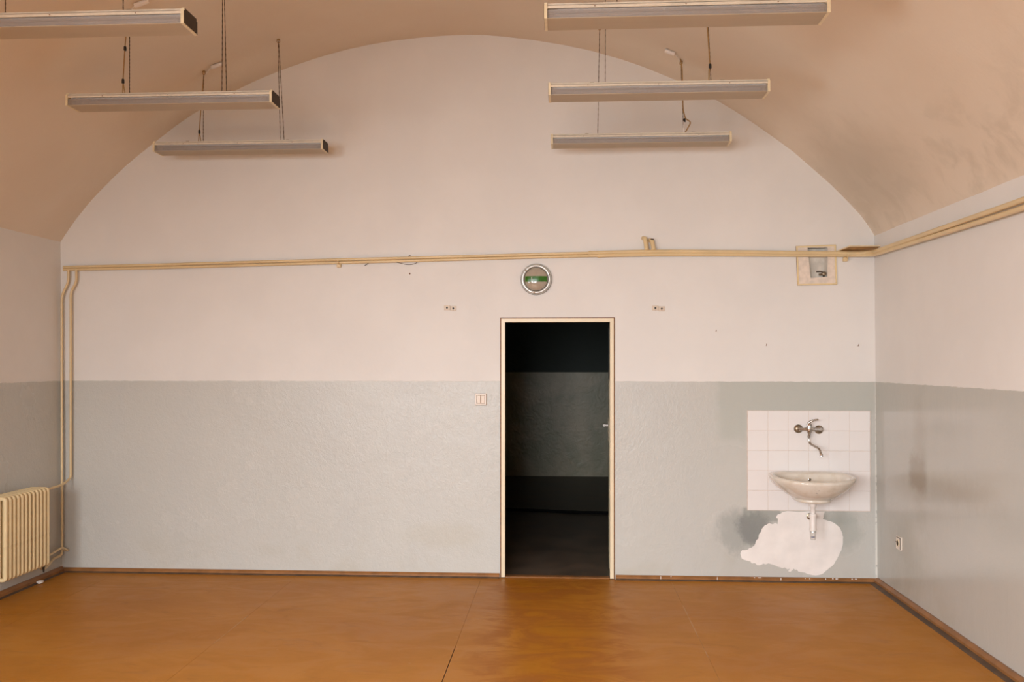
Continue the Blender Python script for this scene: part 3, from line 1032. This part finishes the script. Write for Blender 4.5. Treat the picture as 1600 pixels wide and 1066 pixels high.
# ================================================================== WALL NICHE
t = thing('wall_niche', 'square framed service niche with a small valve, behind the pipes by the right corner', 'wall niche', wl(1275, 446))
q = [wl(1243.5, 385), wl(1305.5, 382.5), wl(1307.8, 444.8), wl(1245.8, 446.3)]
qi = [wl(1246, 387.2), wl(1303.3, 384.9), wl(1305.3, 442.6), wl(1248, 444)]
hole = [(NX0 - 0.006, NZ1), (NX1, NZ1), (NX1 - 0.002, NZ0 + 0.01), (NX0 + 0.016, NZ0)]
link('frame', plate([(p.x, p.z) for p in q], [[(p.x, p.z) for p in qi]], D - 0.010, D - 0.0005), M['cream'], t)
link('infill', plate([(p.x, p.z) for p in qi], [hole], D - 0.004, D - 0.0005), M['panel'], t)
for a, b, r in ((q[0], q[3], 0.0018), (q[0], q[1], 0.0016), (q[1], q[2], 0.0012), (q[3], q[2], 0.0014)):
    dd = Vector((0, -0.004, 0))
    link('frame_edge', TB([a + dd, b + dd], r, 6), M['rust'], t)
# the recess itself
bm = bmesh.new()
y0, y1 = D - 0.001, D + 0.045
ring0 = [bm.verts.new((p[0], y0, p[1])) for p in hole]
ring1 = [bm.verts.new((p[0] + (0.012 if p[0] < 1.9 else -0.014), y1, p[1])) for p in hole]
for i in range(4):
    bm.faces.new((ring0[i], ring0[(i + 1) % 4], ring1[(i + 1) % 4], ring1[i]))
bm.faces.new(ring1)
link('recess', bm, M['rough_plaster'], t)
vp = wl(1287.5, 427.5, 0)
vp.y = D + 0.008
bm = bmesh.new()
lathe(bm, [(0.004, -0.02), (0.014, -0.018), (0.016, 0.0), (0.010, 0.012), (0.010, 0.03)], vp, 'y', 14)
tube(bm, [vp + Vector((0.03, 0.02, 0)), vp + Vector((-0.03, 0.015, -0.006))], 0.008, 10)
tube(bm, [vp + Vector((0.0, 0.01, -0.004)), vp + Vector((0.012, 0.03, -0.035))], 0.007, 10)
vo = link('valve', bm, M['brass'], t, smooth=True)
link('valve_lever', TB(rounded([vp + Vector((0.0, -0.015, 0.006)), vp + Vector((-0.03, -0.02, 0.014)), vp + Vector((-0.06, -0.018, 0.013))], 0.01), 0.0045, 8), M['dust'], vo)

# ================================================================== EXIT LAMP
c = wl(837.8, 436.8)
ro = 0.120
t = thing('exit_lamp', 'round bulkhead emergency exit lamp with green band above the doorway', 'lamp', c)
link('base', LT([(ro, 0.0), (ro, -0.014), (ro * 0.97, -0.018), (ro * 0.76, -0.018), (ro * 0.76, 0)], c, 'y', 48), M['dust'], t, smooth=True)
bm = bmesh.new()
prof = [(ro * 0.76, -0.018), (ro * 0.77, -0.030), (ro * 0.84, -0.036), (ro * 0.92, -0.032), (ro * 0.99, -0.022), (ro * 0.99, -0.012)]
rings = []
for r, hgt in prof:
    rings.append([bm.verts.new(c + Vector((r * cos(2 * pi * j / 48), hgt, r * sin(2 * pi * j / 48)))) for j in range(48)])
for a, b in zip(rings, rings[1:]):
    for j in range(48):
        bm.faces.new((a[j], a[(j + 1) % 48], b[(j + 1) % 48], b[j]))
ringo = link('ring', bm, M['zinc'], t, smooth='all')
for a in (140, 18, 262):
    p = c + Vector((ro * 0.88 * cos(radians(a)), -0.036, ro * 0.88 * sin(radians(a))))
    link('screw', LT([(0.006, 0.002), (0.006, -0.003), (0.003, -0.005)], p, 'y', 10), M['brass'], ringo, smooth=True)
R0 = ro * 0.745


def dome_y(x, z):
    q_ = min(1.0, (x * x + z * z) / (R0 * R0))
    return -0.020 - 0.030 * math.sqrt(max(0.0, 1 - q_))


bm = bmesh.new()
rings = []
for i in range(12):
    r = R0 * sin(pi / 2 * (1 - i / 12))
    rings.append([bm.verts.new(c + Vector((r * cos(2 * pi * j / 40), dome_y(r, 0), r * sin(2 * pi * j / 40)))) for j in range(40)])
for a, b in zip(rings, rings[1:]):
    for j in range(40):
        bm.faces.new((a[j], a[(j + 1) % 40], b[(j + 1) % 40], b[j]))
bm.faces.new(rings[-1])
dome = link('glass_dome', bm, M['dome'], t, smooth='all')
bm = bmesh.new()
NXB = 24
rows = []
for k2 in range(5):
    z = -0.021 + 0.042 * k2 / 4
    hw = math.sqrt(R0 * R0 - 0.023 ** 2) * 0.97
    rows.append([bm.verts.new(c + Vector((-hw + 2 * hw * i / NXB, dome_y(-hw + 2 * hw * i / NXB, z) - 0.0012, z))) for i in range(NXB + 1)])
for a, b in zip(rows, rows[1:]):
    for i in range(NXB):
        bm.faces.new((a[i], a[i + 1], b[i + 1], b[i]))
link('green_band', bm, M['green'], dome, smooth='all')
bm = bmesh.new()
x_ = -0.032
pa = [c + Vector((x_ + 0.003 * (i / 5 - 0.5), dome_y(x_, z) - 0.0022, z)) for i, z in enumerate([0.014, 0.006, -0.003, -0.011, -0.019, -0.026])]
link('window_glint', TB(pa, 0.0022, 6), M['white'], dome)  # white strip standing in for a window's reflection on the dome

# ================================================================== SMALL FITTINGS ON THE BACK WALL
for (xc, yc, lab) in ((703.5, 481.5, 'small double-hole wall plate left of the doorway head'), (1028.8, 482.0, 'small double-hole wall plate right of the doorway head')):
    p = wl(xc, yc)
    t = thing('wall_plate', lab, 'wall plate', p, 'double-hole wall plates')
    for s, dz in ((-1, 0.002), (1, -0.003)):
        cx = p.x + s * 0.0242
        pr = link('plate', BX(cx - 0.0235, cx + 0.0235, D - 0.008, D, p.z - 0.0185 + dz, p.z + 0.0185 + dz, 0.002), M['plate'], t)
        link('hole', LT([(0.0075, 0.002), (0.0075, -0.0015), (0.002, -0.0018)], (cx, D - 0.008, p.z + dz), 'y', 14), M['black'], pr)
        link('screw', LT([(0.002, 0.001), (0.002, -0.001)], (cx, D - 0.008, p.z + dz - 0.014), 'y', 8), M['rust'], pr)

p = wl(751.5, 624.2)
t = thing('light_switch', 'cream double rocker light switch left of the doorway on the grey dado', 'switch', p)
link('back_plate', BX(p.x - 0.045, p.x + 0.045, D - 0.012, D, p.z - 0.045, p.z + 0.045, 0.004, seg=2), M['seam'], t)
link('surround', plate([(p.x - 0.040, p.z - 0.040), (p.x + 0.040, p.z - 0.040), (p.x + 0.040, p.z + 0.040), (p.x - 0.040, p.z + 0.040)],
                       [[(p.x - 0.034, p.z - 0.034), (p.x + 0.034, p.z - 0.034), (p.x + 0.034, p.z + 0.034), (p.x - 0.034, p.z + 0.034)]],
                       D - 0.019, D - 0.013), M['switch'], t)
link('gap', BX(p.x - 0.035, p.x + 0.035, D - 0.0155, D - 0.012, p.z - 0.035, p.z + 0.035), M['seam'], t)
for s in (-1, 1):
    cx = p.x + s * 0.0165
    bm = BX(cx - 0.0135, cx + 0.0135, D - 0.024, D - 0.013, p.z - 0.030, p.z + 0.030, 0.002)
    for v in bm.verts:
        if v.co.y < D - 0.02 and v.co.z < p.z:
            v.co.y += 0.004
    link('rocker', bm, M['switch'], t)

# socket outlet on the right wall
Yo = 6.35
xo = XRB - 0.003
po = Vector((xo, Yo, 0.39))
t = thing('wall_socket', 'cream electrical socket low on the right wall', 'socket', po)
link('face_plate', BX(xo - 0.012, xo + 0.002, Yo - 0.042, Yo + 0.042, po.z - 0.046, po.z + 0.046, 0.004, seg=2), M['switch'], t)
bm = bmesh.new()
lathe(bm, [(0.024, 0.0), (0.021, -0.006), (0.018, -0.006)], (xo - 0.011, Yo, po.z), 'x', 24)
link('socket_ring', bm, M['cap'], t)
bm = LT([(0.0175, 0.004), (0.0175, -0.0065), (0.004, -0.007)], (xo - 0.011, Yo, po.z), 'x', 24)
link('socket_well', bm, M['dust'], t)
link('earth_pin', TB([(xo - 0.014, Yo, po.z + 0.010), (xo - 0.030, Yo, po.z + 0.010)], 0.0025, 8), M['chrome'], t)
link('dark_gap', plate([(0, 0), (1, 0), (1, 1), (0, 1)], [], 0, 1) if False else
     box(box(bmesh.new(), xo - 0.014, xo - 0.010, Yo - 0.040, Yo - 0.036, po.z - 0.040, po.z + 0.040), xo - 0.014, xo - 0.010, Yo - 0.040, Yo + 0.03, po.z + 0.036, po.z + 0.040),
     M['dust'], t)

# painted-over blanking discs and nails
for (xc, yc, r, lab) in ((742.5, 485.0, 0.041, 'painted-over round blanking cover beside the left wall plate'),
                         (720.5, 433.5, 0.034, 'faint painted-over round cover below the pipes, left of the exit lamp')):
    p = wl(xc, yc)
    tag(link('blanking_cover', LT([(r, 0.001), (r, -0.0012), (r * 0.97, -0.0016), (r * 0.93, -0.0008)], p, 'y', 36), M['wall_back']), lab, 'cover', None)
for (xc, yc, lab) in ((640.3, 428.0, 'rusty screw head in the wall under the drooping wire'), (1118.5, 518.0, 'bent nail in the upper wall right of the doorway'),
                      (1197.0, 540.0, 'thin nail in the wall above the left part of the tiles'), (1340.5, 540.5, 'thin nail in the wall near the right corner')):
    p = wl(xc, yc)
    bm = bmesh.new()
    tube(bm, [p + Vector((0, 0.004, 0)), p + Vector((0.0, -0.012, 0.0)), p + Vector((0.001, -0.014, 0.012 if yc > 500 else 0.004))], 0.0022 if yc > 430 else 0.005, 8)
    tag(link('nail', bm, M['rust'], loc=p), lab, 'nail', 'nails in the back wall')

# ================================================================== PLASTER PATCH AND TILES
TX0, TX1, TZ0, TZ1 = 1.391, 2.295, 0.5375, 1.2875
ts = thing('tile_splashback', 'white square tile splashback behind the washbasin', 'tiles', ((TX0 + TX1) / 2, D, TZ0))
link('grout', BX(TX0 - 0.004, TX1 + 0.003, D - 0.0075, D, TZ0 - 0.003, TZ1 + 0.003), M['grout'], ts)
tw, tn = (TX1 - TX0) / 6, (TZ1 - TZ0) / 5
tile_me = None
for c_ in range(6):
    for r_ in range(5):
        cx, cz = TX0 + tw * (c_ + 0.5), TZ0 + tn * (r_ + 0.5)
        if tile_me is None:
            bm = box(bmesh.new(), -tw / 2 + 0.0011, tw / 2 - 0.0011, -0.0095, -0.003, -tn / 2 + 0.0011, tn / 2 - 0.0011, 0.0015, seg=1)
            o = link('tile', bm, M['tile'])
            tile_me = o.data
        else:
            o = bpy.data.objects.new('tile', tile_me)
            COL.objects.link(o)
        o.parent = ts
        o.location = Vector((cx, D + random.uniform(-0.0004, 0.0004), cz)) - Vector(ts.location)
        o.rotation_euler = (random.uniform(-0.004, 0.004), random.uniform(-0.003, 0.003), random.uniform(-0.004, 0.004))

PP = [(1157.5, 865), (1160, 861), (1167, 859), (1172, 857), (1177, 853), (1180, 846), (1185, 841), (1188, 832), (1194, 821.5), (1199, 819.5), (1206, 818.2), (1214.5, 818.3),
      (1214, 811), (1213.5, 806), (1217, 802.5), (1221, 799.6), (1289, 799.6), (1286.5, 806), (1286, 811.5), (1291, 813.2), (1297, 814.6), (1303, 817), (1308.6, 821.4), (1312.7, 826),
      (1315.6, 833), (1317.4, 840), (1317.4, 848), (1315.5, 856), (1312.5, 864), (1308, 873), (1304.8, 879.5), (1299, 885.5), (1293, 891), (1287, 895.5), (1281.5, 898), (1275, 899),
      (1268, 898.6), (1261, 896.5), (1254, 894.5), (1248, 893), (1243, 891), (1240, 889), (1238, 892), (1235, 895), (1232, 894.3), (1233, 889.5), (1228, 888.5), (1222, 888), (1216, 884.5),
      (1206, 882.5), (1196, 881), (1190, 883), (1184, 882.6), (1178, 881), (1173, 878.7), (1167, 876.5), (1161.4, 873.5), (1158.5, 869)]
pts = []
for i in range(len(PP)):
    a, b = wl(*PP[i]), wl(*PP[(i + 1) % len(PP)])
    n = 2 if (a - b).length < 0.06 else 8
    for j in range(n):
        p = a + (b - a) * j / n
        if not (p.z > 0.53):
            p += Vector((random.uniform(-1, 1), 0, random.uniform(-1, 1))) * (0.007 if p.x < 1.75 else 0.003)
        pts.append((p.x, min(p.z, TZ0 - 0.004)))
pp = tag(link('plaster_patch', plate(pts, [], D - 0.0022, D - 0.0001), M['plaster'], loc=(1.75, D, 0.05)), 'ragged patch of raw white plaster under the washbasin', 'plaster patch')

# ================================================================== WASHBASIN
SC = Vector((1.803, 6.5325, 0))       # drain axis


def sink_ring(bm, a, bf, bb, z, n=56, dx=0.0):
    vs = []
    for j in range(n):
        u = 2 * pi * j / n
        cu, su = cos(u), sin(u)
        if su < 0:                      # front: an ellipse
            x, y = a * math.copysign(abs(cu) ** 0.92, cu), bf * su
        else:                           # back: squarer, against the wall
            x, y = a * math.copysign(abs(cu) ** 0.55, cu), bb * abs(su) ** 0.55
        vs.append(bm.verts.new((SC.x + x + dx, SC.y + y, z)))
    return vs


t = thing('washbasin', 'yellowed white porcelain washbasin fixed on the tiled wall', 'washbasin', (SC.x, D, 0.64))
bm = bmesh.new()
RINGS = [(0.060, 0.060, 0.060, 0.645), (0.108, 0.105, 0.15, 0.646), (0.124, 0.120, 0.20, 0.652), (0.127, 0.122, 0.22, 0.662), (0.119, 0.112, 0.235, 0.668),
         (0.132, 0.125, 0.243, 0.675), (0.168, 0.157, 0.252, 0.689), (0.208, 0.187, 0.254, 0.711), (0.250, 0.214, 0.255, 0.739), (0.284, 0.234, 0.256, 0.768),
         (0.304, 0.246, 0.257, 0.797), (0.311, 0.250, 0.257, 0.817), (0.310, 0.250, 0.257, 0.829), (0.300, 0.239, 0.256, 0.8345), (0.290, 0.231, 0.252, 0.835),
         (0.278, 0.221, 0.190, 0.830), (0.270, 0.214, 0.182, 0.818), (0.260, 0.204, 0.176, 0.795), (0.238, 0.185, 0.165, 0.765), (0.200, 0.155, 0.14, 0.735),
         (0.140, 0.110, 0.10, 0.712), (0.070, 0.06, 0.055, 0.702), (0.026, 0.026, 0.026, 0.700)]
RINGS = [(a_ * (0.952 if a_ > 0.2 else 1.0), b_, c_, d_) for a_, b_, c_, d_ in RINGS]
rr = [sink_ring(bm, *r) for r in RINGS]
# the front of the rim dips a little
for ring in rr:
    for v in ring:
        if v.co.z > 0.78:
            f = max(0, (SC.y + 0.1 - v.co.y)) / 0.34
            v.co.z -= 0.020 * f * f * min(1, (v.co.z - 0.78) / 0.04)
for a, b in zip(rr, rr[1:]):
    for j in range(56):
        bm.faces.new((a[j], a[(j + 1) % 56], b[(j + 1) % 56], b[j]))
bm.faces.new(rr[0][::-1])
bm.faces.new(rr[-1])
link('bowl', bm, M['porcelain'], t, smooth='all')
po = Vector((ray(1265) * 6.70, 6.700, 0.783))
bm = LT([(0.0105, 0.006), (0.0115, -0.004), (0.008, -0.006)], po, 'y', 20)
oo = link('overflow_ring', bm, M['chrome'], t, smooth=True)
link('overflow_hole', LT([(0.0065, 0.0), (0.0065, -0.0068), (0.002, -0.007)], po, 'y', 16), M['dust'], oo)
link('drain_grate', LT([(0.03, 0.699), (0.032, 0.703), (0.02, 0.704), (0.006, 0.702)], (SC.x, SC.y, 0), 'z', 24), M['chrome'], t)
for (px, py, r) in ((1275.5, 770.5, 0.004), (1277, 771.5, 0.003), (1279.8, 767.2, 0.0035)):
    # small chips in the glaze on the front of the bowl
    best = None
    for yy in [6.29 + 0.002 * i for i in range(140)]:
        q_ = at(px, py, yy)
        # outer surface radius at this height
        for (r0, r1) in zip(RINGS[4:12], RINGS[5:13]):
            if r0[3] <= q_.z <= r1[3]:
                f = (q_.z - r0[3]) / (r1[3] - r0[3])
                A = r0[0] + (r1[0] - r0[0]) * f
                B = r0[1] + (r1[1] - r0[1]) * f
                if ((q_.x - SC.x) / A) ** 2 + ((q_.y - SC.y) / B) ** 2 <= 1 and best is None:
                    best = q_
    if best is not None:
        bm = bmesh.new()
        bmesh.ops.create_icosphere(bm, subdivisions=1, radius=r)
        for v in bm.verts:
            v.co += best
        link('glaze_chip', bm, M['dust'], t)
# bottle trap
tr = link('drain_trap', LT([(0.027, 0.648), (0.029, 0.640), (0.029, 0.630), (0.024, 0.628), (0.024, 0.612), (0.0205, 0.606), (0.018, 0.600), (0.0165, 0.596), (0.0165, 0.560)],
                           (SC.x, SC.y, 0), 'z', 24), M['white'], t, smooth=True)
link('trap_bottle', LT([(0.014, 0.562), (0.0235, 0.560), (0.0255, 0.554), (0.0255, 0.545), (0.0235, 0.543), (0.0235, 0.455), (0.0255, 0.452), (0.0255, 0.438), (0.022, 0.436)],
                       (SC.x, SC.y, 0), 'z', 24), M['white'], tr, smooth=True)
link('union_nut', LT([(0.021, 0.436), (0.0225, 0.434), (0.0225, 0.424), (0.020, 0.422)], (SC.x, SC.y, 0), 'z', 20), M['zinc'], tr, smooth=True)
link('clear_cup', LT([(0.020, 0.422), (0.0205, 0.415), (0.019, 0.375), (0.016, 0.370), (0.005, 0.369)], (SC.x, SC.y, 0), 'z', 20), M['cup'], tr, smooth=True)
link('seal', LT([(0.012, 0.394), (0.0145, 0.392), (0.0145, 0.386), (0.010, 0.384)], (SC.x, SC.y, 0), 'z', 16), M['blue'], tr, smooth=True)
link('waste_pipe', TB([(SC.x, SC.y + 0.01, 0.535), (wl(1265, 807).x, D - 0.01, wl(1265, 807).z)], 0.013, 14), M['white'], tr, smooth=True)
link('wall_rosette', LT([(0.026, -0.001), (0.026, -0.006), (0.018, -0.010)], wl(1265.5, 807), 'y', 24), M['brass'], tr, smooth=True)

# ================================================================== WALL TAP
YB = D - 0.010
fa = wl(1264.5, 671)
t = thing('mixer_tap', 'chrome wall mixer tap with curved lever and bent spout above the washbasin', 'tap', fa)
OUT = 0.062
zt = wl(1264.5, 671, OUT).z
xm = wl(1264.5, 671, OUT).x
xl, xr = wl(1246.8, 670.0).x, wl(1278.8, 671.3).x
for x_, z_ in ((xl, wl(1246.8, 670).z), (xr, wl(1278.8, 671.3).z)):
    es = link('escutcheon', LT([(0.033, 0.0), (0.033, -0.004), (0.028, -0.012), (0.017, -0.020), (0.014, -0.020)], (x_, YB, z_), 'y', 32), M['brass'], t, smooth=True)
    link('offset_union', TB(rounded([(x_, YB - 0.01, z_), (x_, YB - 0.045, z_), (x_ + (0.018 if x_ < xm else -0.018), YB - OUT + 0.008, zt)], 0.015), [0.0125] * 9, 14) if False else
         TB([(x_, YB - 0.012, z_), (x_, YB - OUT + 0.012, zt)], 0.0135, 16), M['chrome'], t, smooth=True)
yb = YB - OUT + 0.010
link('body', TB([(xl - 0.012, yb, zt), (xl + 0.01, yb, zt), (xl + 0.03, yb, zt), (xm - 0.02, yb, zt), (xm + 0.02, yb, zt), (xr - 0.03, yb, zt), (xr - 0.01, yb, zt), (xr + 0.012, yb, zt)],
                [0.010, 0.0115, 0.0115, 0.0145, 0.0145, 0.0115, 0.0115, 0.010], 18), M['chrome'], t, smooth=True)
link('cartridge_body', LT([(0.008, -0.050), (0.011, -0.046), (0.013, -0.030), (0.0185, -0.022), (0.020, 0.0), (0.0195, 0.028), (0.0175, 0.036), (0.012, 0.046), (0.004, 0.049)], (xm, yb, zt), 'z', 24), M['chrome'], t, smooth=True)
lv = [Vector((xm - 0.012, yb, zt + 0.030)), Vector((xm - 0.004, yb - 0.004, zt + 0.050)), Vector((xm + 0.014, yb - 0.010, zt + 0.064)), Vector((xm + 0.036, yb - 0.016, zt + 0.072)), Vector((xm + 0.060, yb - 0.02, zt + 0.074))]
link('lever', TB(rounded(lv, 0.02, 4), [0.0105] * 1 + [0.010] * 5 + [0.0085] * 5 + [0.0065] * 5 + [0.006] * 1, 12), M['chrome'], t, smooth=True)
sp = [Vector((xm - 0.002, yb, zt - 0.045)), Vector((xm - 0.002, yb, zt - 0.105)), Vector((xm + 0.052, yb - 0.09, zt - 0.140)), Vector((xm + 0.058, yb - 0.105, zt - 0.185))]
link('spout', TB(rounded(sp, 0.03, 6), 0.0085, 14), M['chrome'], t, smooth=True)
link('spout_nut', LT([(0.011, -0.062), (0.0125, -0.060), (0.0125, -0.048), (0.010, -0.046)], (xm - 0.002, yb, zt), 'z', 6), M['chrome'], t)
pe = sp[-1]
link('aerator', LT([(0.0095, 0.014), (0.0115, 0.010), (0.0125, -0.006), (0.010, -0.008)], pe, 'z', 18), M['chrome'], t, smooth=True)

# ================================================================== RADIATOR
t = thing('radiator', 'cream painted steel column radiator on the left wall near the corner', 'radiator', ((RX0 + RX1) / 2, (RY0 + RY1) / 2, RZ0))
NS = 12
pitch = (RY1 - RY0) / (NS - 0.3)
th_ = pitch * 0.60


CR = th_ * 0.5                     # half thickness of a column
WD, HH = RX1 - RX0, RZ1 - RZ0


def section_bm():
    """the outer loop of one section: a flattened tube bent to a rounded rectangle"""
    bm = bmesh.new()
    rc, n = 0.030, 6
    path = []
    for cx, cz, a0 in ((WD - rc, HH - rc, 0), (rc, HH - rc, 90), (rc, rc, 180), (WD - rc, rc, 270)):
        for i in range(n + 1):
            a = radians(a0 + 90 * i / n)
            path.append((cx + (rc - CR) * cos(a), cz + (rc - CR) * sin(a), a))
    m = 12
    rings = []
    for x, z, a in path:
        ring = []
        for j in range(m):
            q_ = 2 * pi * j / m
            u, v = CR * math.copysign(abs(cos(q_)) ** 0.75, cos(q_)), CR * math.copysign(abs(sin(q_)) ** 0.75, sin(q_))
            ring.append(bm.verts.new((x + u * cos(a), CR + v, z + u * sin(a))))
        rings.append(ring)
    for i in range(len(rings)):
        p_, q_ = rings[i], rings[(i + 1) % len(rings)]
        for j in range(m):
            bm.faces.new((p_[j], p_[(j + 1) % m], q_[(j + 1) % m], q_[j]))
    return bm


sec = None
for i in range(NS):
    base = Vector((RX0, RY0 + i * pitch, RZ0)) - Vector(t.location)
    if sec is None:
        o = link('section', section_bm(), M['cream'], smooth='all')
        c1 = link('column', TB([(0, 0, CR), (0, 0, HH - CR)], CR * 0.95, 12), M['cream'], smooth=True)
        sec, colm = o.data, c1.data
        bpy.data.objects.remove(c1)
    else:
        o = bpy.data.objects.new('section', sec)
        COL.objects.link(o)
    o.parent = t
    o.location = base
    for f in (0.36, 0.64):
        c1 = bpy.data.objects.new('column', colm)
        COL.objects.link(c1)
        c1.parent = o
        c1.location = (WD * f, CR, 0)
xm_ = (RX0 + RX1) / 2
for z in (RZ0 + 0.030, RZ1 - 0.030):
    link('header_tube', TB([(xm_, RY0 + 0.01, z), (xm_, RY1 + 0.005, z)], 0.019, 14), M['cream'], t, smooth=True)
for z in (RZ0 + 0.030, RZ1 - 0.030):
    link('end_plug', LT([(0.021, -0.012), (0.021, 0.004), (0.012, 0.010)], (xm_, RY1 + 0.008, z), 'y', 6), M['cream'], t)
for yy in (RY0 + 0.08, RY1 - 0.09):
    for z in (RZ0 + 0.05, RZ1 - 0.09):
        link('wall_bracket', BX(XLB + 0.0005, RX0 + 0.03, yy - 0.010, yy + 0.010, z, z + 0.025), M['cream'], t)
link('drain_cock', TB([(xm_, RY1 - 0.01, RZ0 + 0.01), (xm_ + 0.01, RY1 + 0.03, RZ0 - 0.01), (xm_ + 0.012, RY1 + 0.03, RZ0 - 0.06)], [0.012, 0.010, 0.005], 10), M['dust'], t, smooth=True)

# a lump of plaster debris lying against the left skirting
bm = bmesh.new()
bmesh.ops.create_icosphere(bm, subdivisions=2, radius=0.02)
for v in bm.verts:
    n = mn.noise(v.co * 60) * 0.35
    v.co *= 1 + n
    v.co.z *= 0.62
    v.co.x *= 1.0
    v.co.y *= 1.5
    v.co += Vector((-3.90, 6.415, 0.0125))
zmin = min(v.co.z for v in bm.verts)
for v in bm.verts:
    v.co.z -= zmin - 0.0002
tag(link('plaster_crumb', bm, M['plaster'], loc=(-3.90, 6.415, 0)), 'small white lump of plaster on the floor below the radiator end', 'plaster lump')
